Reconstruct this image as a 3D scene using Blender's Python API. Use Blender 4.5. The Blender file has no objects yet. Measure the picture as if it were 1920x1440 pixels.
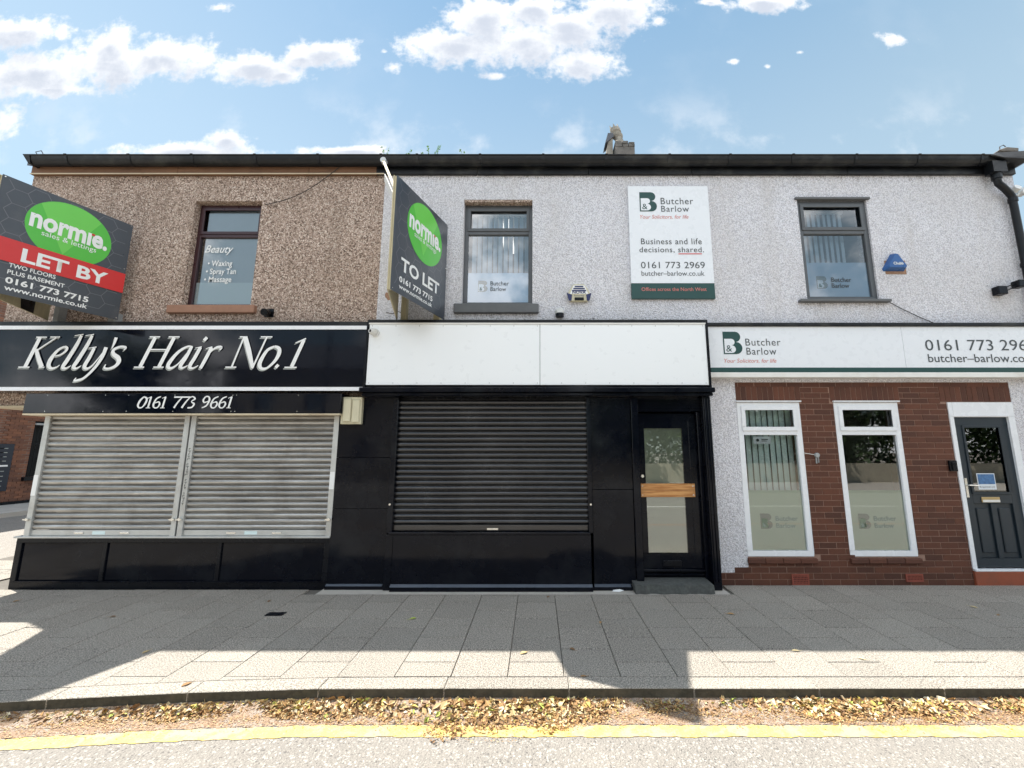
import bpy, bmesh, math, random
from mathutils import Vector, Matrix
random.seed(7)
C = bpy.context.scene.collection
R = math.radians
# ------------------------------------------------------------------ camera
EYE = Vector((0.0, -5.65, 1.69))
cam_d = bpy.data.cameras.new("camera"); cam = bpy.data.objects.new("camera", cam_d); C.objects.link(cam)
cam.location = EYE; cam.rotation_euler = (R(90 + 9.1), 0, 0)
cam_d.sensor_width = 36.0; cam_d.lens = 36.0 * 780 / 1920; cam_d.shift_x = -0.025
cam_d.clip_start = 0.05; cam_d.clip_end = 3000
bpy.context.scene.camera = cam
# ------------------------------------------------------------------ light
SUN = Vector((-0.55, 0.267, 1.0)).normalized()          # towards the sun
SKY_STRENGTH = 0.115
SUN_STRENGTH = 2.8
vs = bpy.context.scene.view_settings
bpy.context.scene.display_settings.display_device = 'sRGB'
vs.view_transform = 'Standard'; vs.look = 'None'; vs.gamma = 1.0; vs.use_curve_mapping = False
vs.exposure = 1.98
sd = bpy.data.lights.new("sun", 'SUN'); sd.energy = SUN_STRENGTH; sd.angle = R(0.5); sd.color = (1.0, 0.95, 0.87)
sun = bpy.data.objects.new("sun", sd); C.objects.link(sun); sun.location = (-20, 10, 30)
sun.rotation_euler = SUN.to_track_quat('Z', 'Y').to_euler()

def ray(x, y):                                           # direction seen at a point of the photograph, for cloud placing
    a = (x - 1008) / 780; b = (720 - y) / 780; c, s = math.cos(R(9.1)), math.sin(R(9.1))
    return (a, c - b * s, s + b * c)
def at(x, y, Y):                                         # the same, where it meets the upright plane at depth Y
    d = ray(x, y); t = (Y - EYE.y) / d[1]
    return EYE.x + t * d[0], EYE.z + t * d[2]

world = bpy.data.worlds.new("World"); bpy.context.scene.world = world; world.use_nodes = True
def N(nt, typ, **kw):
    n = nt.nodes.new(typ)
    for k, v in kw.items(): setattr(n, k, v)
    return n
def setin(nt, sock, v):
    if hasattr(v, 'is_linked') or isinstance(v, bpy.types.NodeSocket): nt.links.new(v, sock)
    else: sock.default_value = v
def Mth(nt, op, a, b=None, c=None, clamp=False):
    n = N(nt, 'ShaderNodeMath', operation=op); n.use_clamp = clamp
    setin(nt, n.inputs[0], a)
    if b is not None: setin(nt, n.inputs[1], b)
    if c is not None: setin(nt, n.inputs[2], c)
    return n.outputs[0]
def Ramp(nt, v, lo, hi, a=0.0, b=1.0, smooth=True):
    n = N(nt, 'ShaderNodeMapRange'); n.interpolation_type = 'SMOOTHSTEP' if smooth else 'LINEAR'
    setin(nt, n.inputs[0], v)
    for i, q in enumerate((lo, hi, a, b)): setin(nt, n.inputs[i + 1], q)
    return n.outputs[0]
def Mix(nt, f, a, b, bt='MIX'):
    n = N(nt, 'ShaderNodeMix', data_type='RGBA', blend_type=bt)
    setin(nt, n.inputs[0], f)
    for s, q in ((6, a), (7, b)):
        if isinstance(q, (tuple, list)) and len(q) == 3: q = (*q, 1)
        setin(nt, n.inputs[s], q)
    return n.outputs[2]
def build_sky():
    nt = world.node_tree
    for n in list(nt.nodes): nt.nodes.remove(n)
    out = N(nt, 'ShaderNodeOutputWorld'); bg = N(nt, 'ShaderNodeBackground')
    nt.links.new(bg.outputs[0], out.inputs[0]); bg.inputs[1].default_value = SKY_STRENGTH
    sky = N(nt, 'ShaderNodeTexSky', sky_type='NISHITA'); sky.sun_disc = False
    sky.sun_elevation = math.asin(SUN.z); sky.sun_rotation = math.atan2(SUN.x, SUN.y)
    sky.air_density = 1.0; sky.dust_density = 0.3; sky.ozone_density = 2.0; sky.altitude = 50
    tc = N(nt, 'ShaderNodeTexCoord'); sep = N(nt, 'ShaderNodeSeparateXYZ'); nt.links.new(tc.outputs['Generated'], sep.inputs[0])
    X, Y, Z = sep.outputs
    ya = Mth(nt, 'MAXIMUM', Mth(nt, 'ABSOLUTE', Y), 0.02)
    u = Mth(nt, 'DIVIDE', X, ya); v = Mth(nt, 'DIVIDE', Z, ya)
    cmb = N(nt, 'ShaderNodeCombineXYZ'); nt.links.new(u, cmb.inputs[0]); nt.links.new(v, cmb.inputs[1]); P = cmb.outputs[0]
    clouds = [(70, 140, 110, 44), (200, 120, 105, 44), (205, 90, 42, 42), (310, 112, 112, 36), (45, 60, 78, 30), (90, 168, 110, 18),
              (480, 128, 84, 28), (530, 140, 50, 18), (610, 100, 62, 26), (565, 112, 50, 18),
              (865, 88, 112, 36), (905, 40, 78, 52), (985, 78, 110, 50), (1060, 50, 90, 42), (1090, 118, 76, 32), (1150, 22, 84, 40), (1000, 20, 70, 30),
              (738, 127, 24, 14), (722, 97, 12, 7), (416, 14, 36, 14), (1676, 73, 36, 20), (1430, 6, 60, 16), (1375, 115, 16, 8), (1440, 125, 14, 7), (930, 142, 30, 9), (1500, 98, 14, 6), (1330, 4, 30, 8), (1235, 38, 22, 14), (350, 284, 130, 17), (425, 264, 46, 20), (655, 284, 90, 11), (15, 228, 40, 46)]
    n1 = N(nt, 'ShaderNodeTexNoise'); n1.inputs['Scale'].default_value = 10; n1.inputs['Detail'].default_value = 9; n1.inputs['Roughness'].default_value = 0.62
    nt.links.new(P, n1.inputs['Vector'])
    n2 = N(nt, 'ShaderNodeTexNoise'); n2.inputs['Scale'].default_value = 3.4; n2.inputs['Detail'].default_value = 3
    nt.links.new(P, n2.inputs['Vector'])
    field = None; low = None
    for (px, py, rx, ry) in clouds:
        d = ray(px, py); cu, cv = d[0] / d[1], d[2] / d[1]
        dx = ray(px + rx, py); ru = dx[0] / dx[1] - cu; dy = ray(px, py - ry); rv = dy[2] / dy[1] - cv
        s = N(nt, 'ShaderNodeVectorMath', operation='SUBTRACT'); nt.links.new(P, s.inputs[0]); s.inputs[1].default_value = (cu, cv, 0)
        m = N(nt, 'ShaderNodeVectorMath', operation='MULTIPLY'); nt.links.new(s.outputs[0], m.inputs[0]); m.inputs[1].default_value = (1 / ru, 1 / rv, 0)
        l = N(nt, 'ShaderNodeVectorMath', operation='LENGTH'); nt.links.new(m.outputs[0], l.inputs[0])
        e = Mth(nt, 'SUBTRACT', 1.0 if rx > 40 else 0.66 if rx > 18 else 0.50, l.outputs[1])
        q = N(nt, 'ShaderNodeSeparateXYZ'); nt.links.new(m.outputs[0], q.inputs[0])
        e2 = Mth(nt, 'SUBTRACT', e, Mth(nt, 'MULTIPLY', Mth(nt, 'ADD', q.outputs[1], 0.25), 0.75))      # leans to the lower side
        field = e if field is None else Mth(nt, 'SMOOTH_MAX', field, e, 0.25)
        low = e2 if low is None else Mth(nt, 'MAXIMUM', low, e2)
    nz = Mth(nt, 'SUBTRACT', n1.outputs[0], 0.5)
    n4 = N(nt, 'ShaderNodeTexNoise'); n4.inputs['Scale'].default_value = 34; n4.inputs['Detail'].default_value = 7; n4.inputs['Roughness'].default_value = 0.6
    nt.links.new(P, n4.inputs['Vector'])
    nf = Mth(nt, 'SUBTRACT', n4.outputs[0], 0.5)
    dens = Ramp(nt, Mth(nt, 'ADD', Mth(nt, 'ADD', field, Mth(nt, 'MULTIPLY', nz, 2.3)), Mth(nt, 'MULTIPLY', nf, 1.5)), -0.30, 0.48)
    front = Ramp(nt, Y, 0.02, 0.12)
    # wisps low over the roof, and clouds for the half of the sky behind the camera
    wis = Ramp(nt, Mth(nt, 'ADD', n2.outputs[0], Mth(nt, 'MULTIPLY', nz, 0.5)), 0.50, 0.72)
    lowband = Ramp(nt, v, 1.02, 0.72)
    wis = Mth(nt, 'ADD', Mth(nt, 'MULTIPLY', Mth(nt, 'MULTIPLY', wis, lowband), 0.6), Mth(nt, 'MULTIPLY', wis, 0.04))
    dens = Mth(nt, 'MAXIMUM', dens, wis)
    n3 = N(nt, 'ShaderNodeTexNoise'); n3.inputs['Scale'].default_value = 3.6; n3.inputs['Detail'].default_value = 8; n3.inputs['Roughness'].default_value = 0.58
    sh = N(nt, 'ShaderNodeVectorMath', operation='ADD'); nt.links.new(tc.outputs['Generated'], sh.inputs[0]); sh.inputs[1].default_value = (3.1, 1.7, 0.4)
    nt.links.new(sh.outputs[0], n3.inputs['Vector'])
    back = Ramp(nt, n3.outputs[0], 0.46, 0.60)
    mixd = Mth(nt, 'ADD', Mth(nt, 'MULTIPLY', dens, front), Mth(nt, 'MULTIPLY', back, Mth(nt, 'SUBTRACT', 1.0, front)), clamp=True)
    grey = Ramp(nt, Mth(nt, 'ADD', low, Mth(nt, 'MULTIPLY', nz, 1.8)), 0.10, 0.95)
    ccol = Mix(nt, Mth(nt, 'MULTIPLY', grey, front), (2.5, 2.54, 2.6), (1.55, 1.68, 1.92))
    ccol = Mix(nt, front, (6.0, 6.0, 6.1), ccol)          # unseen clouds behind the camera, brightened to light the shaded facade
    grad = Mix(nt, Ramp(nt, Z, 0.92, 0.45), (0.54, 1.09, 1.68), (1.27, 1.68, 1.90))
    skc = Mix(nt, 1.0, sky.outputs[0], (0.53, 0.53, 0.48), 'MULTIPLY')
    base = Mix(nt, 0.68, skc, grad)
    col = Mix(nt, mixd, base, ccol)
    gl = Ramp(nt, Z, -0.02, 0.0)
    col = Mix(nt, gl, (1.2, 1.15, 1.05), col)
    nt.links.new(col, bg.inputs[0])
build_sky()

# ------------------------------------------------------------------ materials
MATS = {}
def _base(name):
    m = bpy.data.materials.new(name); m.use_nodes = True; nt = m.node_tree
    b = nt.nodes['Principled BSDF']; MATS[name] = m
    g = N(nt, 'ShaderNodeNewGeometry'); return m, nt, b, g.outputs['Position']
def noise(nt, P, scale, detail=4, rough=0.55, stretch=None):
    n = N(nt, 'ShaderNodeTexNoise'); n.inputs['Scale'].default_value = scale; n.inputs['Detail'].default_value = detail; n.inputs['Roughness'].default_value = rough
    if stretch:
        m = N(nt, 'ShaderNodeVectorMath', operation='MULTIPLY'); nt.links.new(P, m.inputs[0]); m.inputs[1].default_value = stretch; P = m.outputs[0]
    nt.links.new(P, n.inputs['Vector']); return n.outputs[0]
def voro(nt, P, scale, feature='F1', out='Color'):
    n = N(nt, 'ShaderNodeTexVoronoi', feature=feature); n.inputs['Scale'].default_value = scale
    nt.links.new(P, n.inputs['Vector']); return n.outputs[out]
def bump(nt, b, h, strength, dist=0.01):
    n = N(nt, 'ShaderNodeBump'); n.inputs['Strength'].default_value = strength; n.inputs['Distance'].default_value = dist
    nt.links.new(h, n.inputs['Height']); nt.links.new(n.outputs[0], b.inputs['Normal'])
def plain(name, col, rough=0.5, metal=0.0, var=0.12, scale=6, bmp=0.0, bscale=40, rand=0.0, dirt=None, dirt_amt=0.0, spec=0.5, stretch=None, coat=0.0):
    m, nt, b, P = _base(name)
    n = noise(nt, P, scale, 6, 0.6, stretch)
    c = Mix(nt, n, tuple(q * (1 - var * 1.6) for q in col), tuple(min(1, q * (1 + var * 1.6)) for q in col))
    if rand:
        oi = N(nt, 'ShaderNodeObjectInfo')
        f = Ramp(nt, oi.outputs['Random'], 0, 1, 1 - rand, 1 + rand, False)
        vm = N(nt, 'ShaderNodeVectorMath', operation='SCALE'); nt.links.new(c, vm.inputs[0]); nt.links.new(f, vm.inputs[3]); c = vm.outputs[0]
    if dirt:
        dn = Ramp(nt, noise(nt, P, 2.3, 7, 0.65), 0.48, 0.7)
        c = Mix(nt, Mth(nt, 'MULTIPLY', dn, dirt_amt), c, dirt)
    nt.links.new(c, b.inputs['Base Color'])
    b.inputs['Metallic'].default_value = metal; b.inputs['Specular IOR Level'].default_value = spec
    r = Ramp(nt, noise(nt, P, 9, 5), 0.2, 0.8, max(0.02, rough - 0.07), min(1, rough + 0.09), False); nt.links.new(r, b.inputs['Roughness'])
    if coat: b.inputs['Coat Weight'].default_value = coat; b.inputs['Coat Roughness'].default_value = 0.05
    if bmp: bump(nt, b, noise(nt, P, bscale, 4), bmp, 0.004)
    return m
def pebbledash(name, cols, scale, mortar, stain):
    m, nt, b, P = _base(name)
    v = N(nt, 'ShaderNodeTexVoronoi'); v.inputs['Scale'].default_value = scale; nt.links.new(P, v.inputs['Vector'])
    sep = N(nt, 'ShaderNodeSeparateColor'); nt.links.new(v.outputs['Color'], sep.inputs[0])
    cr = N(nt, 'ShaderNodeValToRGB'); cr.color_ramp.interpolation = 'CONSTANT'
    el = cr.color_ramp.elements; k = len(cols)
    el[0].position = 0; el[0].color = (*cols[0], 1); el[1].position = 1 / k; el[1].color = (*cols[1], 1)
    for i in range(2, k): e = el.new(i / k); e.color = (*cols[i], 1)
    nt.links.new(sep.outputs[0], cr.inputs[0])
    gap = Ramp(nt, v.outputs['Distance'], 0.42, 0.75)
    c = Mix(nt, Mth(nt, 'MULTIPLY', gap, 0.75), cr.outputs[0], mortar)
    big = Ramp(nt, noise(nt, P, 0.9, 6, 0.6), 0.35, 0.7)
    c = Mix(nt, Mth(nt, 'MULTIPLY', big, 0.30), c, stain)
    streak = Ramp(nt, noise(nt, P, 2.5, 5, 0.6, (1.0, 1.0, 0.10)), 0.48, 0.72)
    c = Mix(nt, Mth(nt, 'MULTIPLY', streak, 0.36), c, stain)
    nt.links.new(c, b.inputs['Base Color']); b.inputs['Roughness'].default_value = 0.92; b.inputs['Specular IOR Level'].default_value = 0.2
    h = Mth(nt, 'ADD', Mth(nt, 'MULTIPLY', v.outputs['Distance'], -1.0), Mth(nt, 'MULTIPLY', noise(nt, P, 60, 3), 0.4))
    bump(nt, b, h, 0.9, 0.012)
    return m
pebbledash('brown_pebbledash', [(.64, .50, .42), (.32, .235, .19), (.56, .435, .365), (.13, .092, .073), (.84, .72, .63), (.48, .365, .30), (.62, .485, .41)], 62, (.25, .18, .14), (.24, .18, .14))
pebbledash('white_pebbledash', [(.84, .84, .89), (.74, .74, .79), (.88, .88, .93), (.56, .56, .61), (.90, .90, .94), (.80, .80, .86)], 68, (.52, .51, .54), (.58, .55, .53))
def paving():
    m, nt, b, P = _base('grey_paving')
    oi = N(nt, 'ShaderNodeObjectInfo')
    sp = noise(nt, P, 105, 2, 0.8); v = voro(nt, P, 150, out='Distance')
    c = Mix(nt, Ramp(nt, sp, 0.40, 0.60), (.125, .113, .097), (.43, .39, .335))
    c = Mix(nt, Mth(nt, 'MULTIPLY', Ramp(nt, noise(nt, P, 85, 2), 0.56, 0.64), 0.7), c, (.068, .060, .053))
    c = Mix(nt, Mth(nt, 'MULTIPLY', Ramp(nt, noise(nt, P, 1.1, 6, 0.65), 0.42, 0.72), 0.35), c, (.30, .285, .25))
    vg = N(nt, 'ShaderNodeTexVoronoi'); vg.inputs['Scale'].default_value = 3.1; nt.links.new(P, vg.inputs['Vector'])
    sg = N(nt, 'ShaderNodeSeparateColor'); nt.links.new(vg.outputs['Color'], sg.inputs[0])
    gum = Mth(nt, 'MULTIPLY', Ramp(nt, vg.outputs['Distance'], .06, .045), Ramp(nt, sg.outputs[0], .55, .56))
    c = Mix(nt, Mth(nt, 'MULTIPLY', gum, .55), c, Mix(nt, sg.outputs[1], (.10, .095, .085), (.50, .47, .42)))
    c = Mix(nt, Mth(nt, 'MULTIPLY', Ramp(nt, noise(nt, P, 4.5, 7, .75), .56, .72), .4), c, (.14, .13, .11))
    f = Ramp(nt, oi.outputs['Random'], 0, 1, 0.93, 1.07, False)
    vm = N(nt, 'ShaderNodeVectorMath', operation='SCALE'); nt.links.new(c, vm.inputs[0]); nt.links.new(f, vm.inputs[3])
    nt.links.new(vm.outputs[0], b.inputs['Base Color']); b.inputs['Roughness'].default_value = 0.85
    bump(nt, b, sp, 0.35, 0.004)
paving()
def Mixv(nt, P):                                         # warps the place a little so chips are not round cells
    n = N(nt, 'ShaderNodeTexNoise'); n.inputs['Scale'].default_value = 55; n.inputs['Detail'].default_value = 3; nt.links.new(P, n.inputs['Vector'])
    s_ = N(nt, 'ShaderNodeVectorMath', operation='SCALE'); nt.links.new(n.outputs['Color'], s_.inputs[0]); s_.inputs[3].default_value = .022
    a = N(nt, 'ShaderNodeVectorMath', operation='ADD'); nt.links.new(P, a.inputs[0]); nt.links.new(s_.outputs[0], a.inputs[1]); return a.outputs[0]
def asphalt():
    m, nt, b, P = _base('worn_asphalt')
    v = N(nt, 'ShaderNodeTexVoronoi'); v.inputs['Scale'].default_value = 66; nt.links.new(Mixv(nt, P), v.inputs['Vector']); v.inputs['Randomness'].default_value = 1
    sep = N(nt, 'ShaderNodeSeparateColor'); nt.links.new(v.outputs['Color'], sep.inputs[0])
    chip = Mth(nt, 'MULTIPLY', Ramp(nt, sep.outputs[0], 0.62, 0.70), Ramp(nt, v.outputs['Distance'], 0.52, 0.38))
    dark = Mth(nt, 'MULTIPLY', Ramp(nt, sep.outputs[1], 0.80, 0.84), Ramp(nt, v.outputs['Distance'], 0.50, 0.40))
    c = Mix(nt, Ramp(nt, noise(nt, P, 120, 3, 0.7), 0.3, 0.7), (.17, .157, .14), (.29, .268, .24))
    c = Mix(nt, Mth(nt, 'MULTIPLY', chip, 0.6), c, (.52, .49, .44))
    c = Mix(nt, Mth(nt, 'MULTIPLY', dark, 0.7), c, (.09, .085, .08))
    c = Mix(nt, Mth(nt, 'MULTIPLY', Ramp(nt, noise(nt, P, 1.3, 5), 0.4, 0.7), 0.25), c, (.33, .30, .26))
    nt.links.new(c, b.inputs['Base Color']); b.inputs['Roughness'].default_value = 0.88
    bump(nt, b, Mth(nt, 'ADD', Mth(nt, 'MULTIPLY', v.outputs['Distance'], -1), Mth(nt, 'MULTIPLY', noise(nt, P, 200, 2), 0.5)), 0.8, 0.008)
asphalt()
def paint_line(name, col, wear):
    m, nt, b, P = _base(name)
    w = Ramp(nt, noise(nt, P, 70, 6, 0.75), 0.53, 0.62)
    w2 = Ramp(nt, noise(nt, P, 7, 8, 0.75), 0.46, 0.60)
    c = Mix(nt, Mth(nt, 'MULTIPLY', Mth(nt, 'MAXIMUM', w, w2), wear), col, (.42, .33, .22))
    nt.links.new(c, b.inputs['Base Color']); b.inputs['Roughness'].default_value = 0.8
    bump(nt, b, noise(nt, P, 90, 3), 0.5, 0.004)
paint_line('yellow_paint', (.60, .46, .12), 0.95); paint_line('white_road_paint', (.75, .75, .72), 0.4); paint_line('rust_seam', (.5, .2, .1), 0.4)
def dust():
    m, nt, b, P = _base('leaf_dust')
    c = Mix(nt, Ramp(nt, noise(nt, P, 9, 8, .75), .42, .6), (.34, .225, .14), (.33, .29, .25))
    c = Mix(nt, Ramp(nt, noise(nt, P, 85, 4, .8), .44, .58), c, (.16, .095, .055))
    c = Mix(nt, Ramp(nt, noise(nt, P, 130, 3, .8), .58, .66), c, (.52, .42, .30))
    nt.links.new(c, b.inputs['Base Color']); b.inputs['Roughness'].default_value = .95
    bump(nt, b, noise(nt, P, 90, 4, .7), 1.0, .006)
dust()
for i, c in enumerate([(.50, .37, .18), (.62, .50, .28), (.30, .17, .07), (.42, .25, .10), (.55, .46, .12), (.20, .11, .05), (.68, .60, .42), (.34, .40, .08)]):
    plain('dry_leaf_%s' % 'abcdefgh'[i], c, 0.75, var=.2, scale=30)
plain('kerb_face_dark', (.050, .046, .034), 0.95, var=.5, scale=30, bmp=.6, bscale=90, dirt=(.12, .105, .08), dirt_amt=.6)  # darker than the kerb tops; goes on the road-facing sides
plain('kerb_concrete', (.46, .43, .385), 0.9, var=.22, scale=90, bmp=.4, bscale=120, rand=.08, dirt=(.16, .15, .12), dirt_amt=.35)
plain('joint_sand', (.12, .11, .095), 0.95, var=.3, scale=40)
plain('soil_ground', (.22, .20, .17), 0.95, var=.3, scale=3)
def brickmat(name, a, b_, dark, lo=.7, hi=1.25):
    m, nt, b, P = _base(name)
    oi = N(nt, 'ShaderNodeObjectInfo')
    c = Mix(nt, oi.outputs['Random'], a, b_)
    c = Mix(nt, Mth(nt, 'MULTIPLY', Ramp(nt, noise(nt, P, 45, 5, 0.7), 0.45, 0.75), 0.5), c, dark)
    sep = N(nt, 'ShaderNodeSeparateXYZ'); nt.links.new(P, sep.inputs[0])
    c = Mix(nt, Mth(nt, 'MULTIPLY', Ramp(nt, noise(nt, P, 2.0, 5), 0.45, 0.7), 0.3), c, dark)
    nt.links.new(c, b.inputs['Base Color']); b.inputs['Roughness'].default_value = 0.82
    bump(nt, b, noise(nt, P, 110, 4), 0.5, 0.004)
brickmat('red_brown_brick', (.135, .046, .024), (.080, .029, .017), (.042, .020, .014))
brickmat('old_red_brick', (.26, .11, .06), (.13, .06, .04), (.08, .045, .035))
plain('brick_mortar', (.30, .185, .14), 0.95, var=.2, scale=40, bmp=.3, bscale=90)
plain('pale_mortar', (.30, .26, .22), 0.95, var=.2, scale=30)
def wall_texture_brick(name, c1, c2, mortar):
    m, nt, b, P = _base(name)
    t = N(nt, 'ShaderNodeTexBrick'); t.inputs['Scale'].default_value = 1; t.inputs['Brick Width'].default_value = .225; t.inputs['Row Height'].default_value = .075; t.inputs['Mortar Size'].default_value = .006
    sep = N(nt, 'ShaderNodeSeparateXYZ'); nt.links.new(P, sep.inputs[0]); cm = N(nt, 'ShaderNodeCombineXYZ')
    nt.links.new(Mth(nt, 'ADD', sep.outputs[0], sep.outputs[1]), cm.inputs[0]); nt.links.new(sep.outputs[2], cm.inputs[1]); nt.links.new(cm.outputs[0], t.inputs['Vector'])
    t.inputs['Color1'].default_value = (*c1, 1); t.inputs['Color2'].default_value = (*c2, 1); t.inputs['Mortar'].default_value = (*mortar, 1)
    nt.links.new(t.outputs[0], b.inputs['Base Color']); b.inputs['Roughness'].default_value = .9
wall_texture_brick('distant_brick', (.26, .11, .06), (.14, .065, .045), (.20, .17, .14))
plain('black_gloss', (.003, .004, .008), 0.10, var=.3, scale=3, spec=.20, dirt=(.012, .014, .018), dirt_amt=.7, bmp=.12, bscale=3)
plain('black_sign_gloss', (.002, .0035, .009), 0.04, var=.2, scale=3, spec=.30, bmp=.10, bscale=1.6)
plain('black_satin', (.005, .006, .009), 0.28, spec=.22, var=.4, scale=8, bmp=.15, bscale=30)
plain('black_shutter', (.008, .008, .010), 0.2, spec=.8, var=.3, scale=14, bmp=.2, bscale=40, dirt=(.10, .10, .10), dirt_amt=.18)
plain('black_gutter', (.007, .008, .010), 0.35, spec=.3, var=.4, scale=5, bmp=.3, bscale=12, dirt=(.06, .06, .055), dirt_amt=.6)
def galv():
    m, nt, b, P = _base('galvanised_steel')
    c = Mix(nt, noise(nt, P, 3.5, 6, .65, (1, 1, 3)), (.30, .29, .275), (.58, .57, .545))
    d = Ramp(nt, noise(nt, P, 2.2, 6, .7, (1.2, 1, .8)), .47, .68)
    c = Mix(nt, Mth(nt, 'MULTIPLY', d, .25), c, (.15, .12, .10))
    st_ = Ramp(nt, noise(nt, P, 6, 6, .7, (.25, 1, 9)), .40, .66)
    c = Mix(nt, Mth(nt, 'MULTIPLY', st_, .55), c, (.13, .12, .11))
    oi = N(nt, 'ShaderNodeObjectInfo'); vm = N(nt, 'ShaderNodeVectorMath', operation='SCALE'); nt.links.new(c, vm.inputs[0]); nt.links.new(Ramp(nt, oi.outputs['Random'], 0, 1, .82, 1.22, False), vm.inputs[3]); c = vm.outputs[0]
    nt.links.new(c, b.inputs['Base Color']); b.inputs['Metallic'].default_value = .8
    nt.links.new(Ramp(nt, noise(nt, P, 8, 5), .2, .8, .30, .50, False), b.inputs['Roughness'])
    bump(nt, b, noise(nt, P, 25, 4, .6, (1, 1, 4)), .12, .004)
galv()
plain('pale_steel', (.55, .56, .55), 0.42, metal=.5, var=.12, dirt=(.25, .22, .19), dirt_amt=.4)
plain('white_panel', (.86, .89, .91), 0.30, var=.008, scale=2)
plain('white_upvc', (.82, .84, .87), 0.25, var=.03)
plain('white_paint', (.78, .77, .74), 0.45, var=.06, dirt=(.5, .45, .36), dirt_amt=.3)
plain('pale_sign_white', (.80, .83, .87), 0.28, var=.015)
plain('lettering_white', (.85, .86, .85), 0.4, var=.01)
plain('lettering_shade', (.36, .38, .36), 0.4, var=.05)
plain('lettering_dark', (.055, .065, .07), 0.5, var=.02)
plain('logo_green', (.010, .060, .055), 0.4, var=.03)
plain('coral_print', (.62, .20, .17), 0.5, var=.02)
plain('board_slate', (.050, .060, .075), 0.32, var=.12, scale=3, dirt=(.16, .15, .15), dirt_amt=.3)
plain('board_hex', (.13, .135, .155), 0.4, var=.05)
plain('bright_green', (.085, .50, .05), 0.35, var=.03); plain('light_green', (.15, .60, .08), 0.35, var=.03)
plain('sign_red', (.62, .022, .022), 0.35, var=.05)
plain('pale_timber', (.52, .46, .30), 0.7, var=.2, scale=20, bmp=.2, stretch=(1, 1, .2))
plain('grey_timber', (.34, .35, .35), 0.7, var=.12, scale=20)
plain('cream_board', (.58, .50, .36), 0.7, var=.15, scale=4, stretch=(1, .2, 1), dirt=(.3, .22, .14), dirt_amt=.5)
plain('brown_fascia_timber', (.17, .085, .045), 0.75, var=.3, scale=6, stretch=(.3, 1, 2), bmp=.4, dirt=(.06, .035, .025), dirt_amt=.5)
def plank():
    m, nt, b, P = _base('orange_plank')
    n = noise(nt, P, 14, 6, .6, (.25, 1, 3.5))
    c = Mix(nt, Ramp(nt, n, .35, .65), (.42, .17, .045), (.66, .34, .12))
    nt.links.new(c, b.inputs['Base Color']); b.inputs['Roughness'].default_value = .55
plank()
plain('maroon_frame', (.045, .018, .022), 0.3, var=.1)
plain('grey_frame', (.085, .092, .10), 0.35, var=.08)
plain('terracotta_sill', (.33, .18, .12), 0.8, var=.15, scale=12, bmp=.3)
plain('grey_sill', (.12, .125, .13), 0.6, var=.12, bmp=.2)
plain('red_step', (.30, .075, .035), 0.55, var=.15, dirt=(.12, .06, .04), dirt_amt=.4)
plain('terracotta', (.28, .07, .045), 0.7, var=.15); plain('dark_void', (.01, .01, .01), .9)
plain('door_anthracite', (.016, .026, .036), 0.38, var=.06, bmp=.05, bscale=60)
plain('steel_bright', (.75, .74, .70), 0.25, metal=.9, var=.05); plain('brass', (.5, .38, .2), .35, metal=.8)
plain('weathered_stone', (.17, .155, .14), 0.95, var=.35, scale=9, bmp=.8, bscale=25, dirt=(.06, .06, .05), dirt_amt=.7)
plain('pot_clay', (.34, .31, .26), 0.9, var=.2, scale=9, bmp=.5, dirt=(.12, .10, .08), dirt_amt=.6)
plain('concrete_step', (.075, .08, .075), 0.95, var=.5, scale=26, bmp=.9, bscale=45, dirt=(.05, .05, .05), dirt_amt=.6)
plain('roof_slate', (.10, .105, .12), 0.6, var=.25, scale=12)
plain('cream_plastic', (.60, .56, .40), 0.4, var=.06, dirt=(.35, .28, .18), dirt_amt=.4)
plain('navy_plastic', (.012, .02, .10), 0.35); plain('blue_plastic', (.02, .10, .30), 0.3, var=.1); plain('white_plastic', (.70, .71, .70), .4, dirt=(.45, .4, .35), dirt_amt=.3)
plain('blind_fabric', (.42, .55, .66), 0.85, var=.06); plain('blind_teal', (.72, .86, .86), 0.85, var=.06)
plain('room_wall', (.32, .33, .33), .9); plain('dark_room', (.05, .055, .055), .9); plain('pale_paper', (.42, .43, .35), .9, var=.05)
plain('bark', (.13, .10, .075), .95, var=.3, scale=12, bmp=.8); plain('tree_leaf', (.055, .10, .022), .6, var=.4, scale=2); plain('tree_leaf_dark', (.025, .055, .014), .6, var=.4, scale=2)
plain('weed_leaf', (.22, .40, .10), .6, var=.3); plain('render_beige', (.42, .38, .32), .9, var=.1); plain('opposite_wall_stone', (.42, .38, .30), .9, var=.2)
plain('moss_stain', (.16, .145, .12), .95, var=.3, scale=40); plain('paper_poster', (.70, .75, .80), .5, var=.02); plain('poster_blue', (.06, .16, .34), .5, var=.5, scale=30)
plain('ledge_sky_sheen', (.075, .09, .115), .45, var=.2)  # sky reflection on the plinth ledges, put into the base colour
plain('notice_navy', (.006, .009, .022), .4)
plain('etched_print', (.30, .34, .30), .8, var=.05)
plain('dull_zinc', (.20, .215, .22), .6, var=.15)
plain('wire_dark', (.05, .04, .035), .7); plain('exposed_brick', (.33, .20, .13), .95, var=.4, scale=40, bmp=.8)
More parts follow.
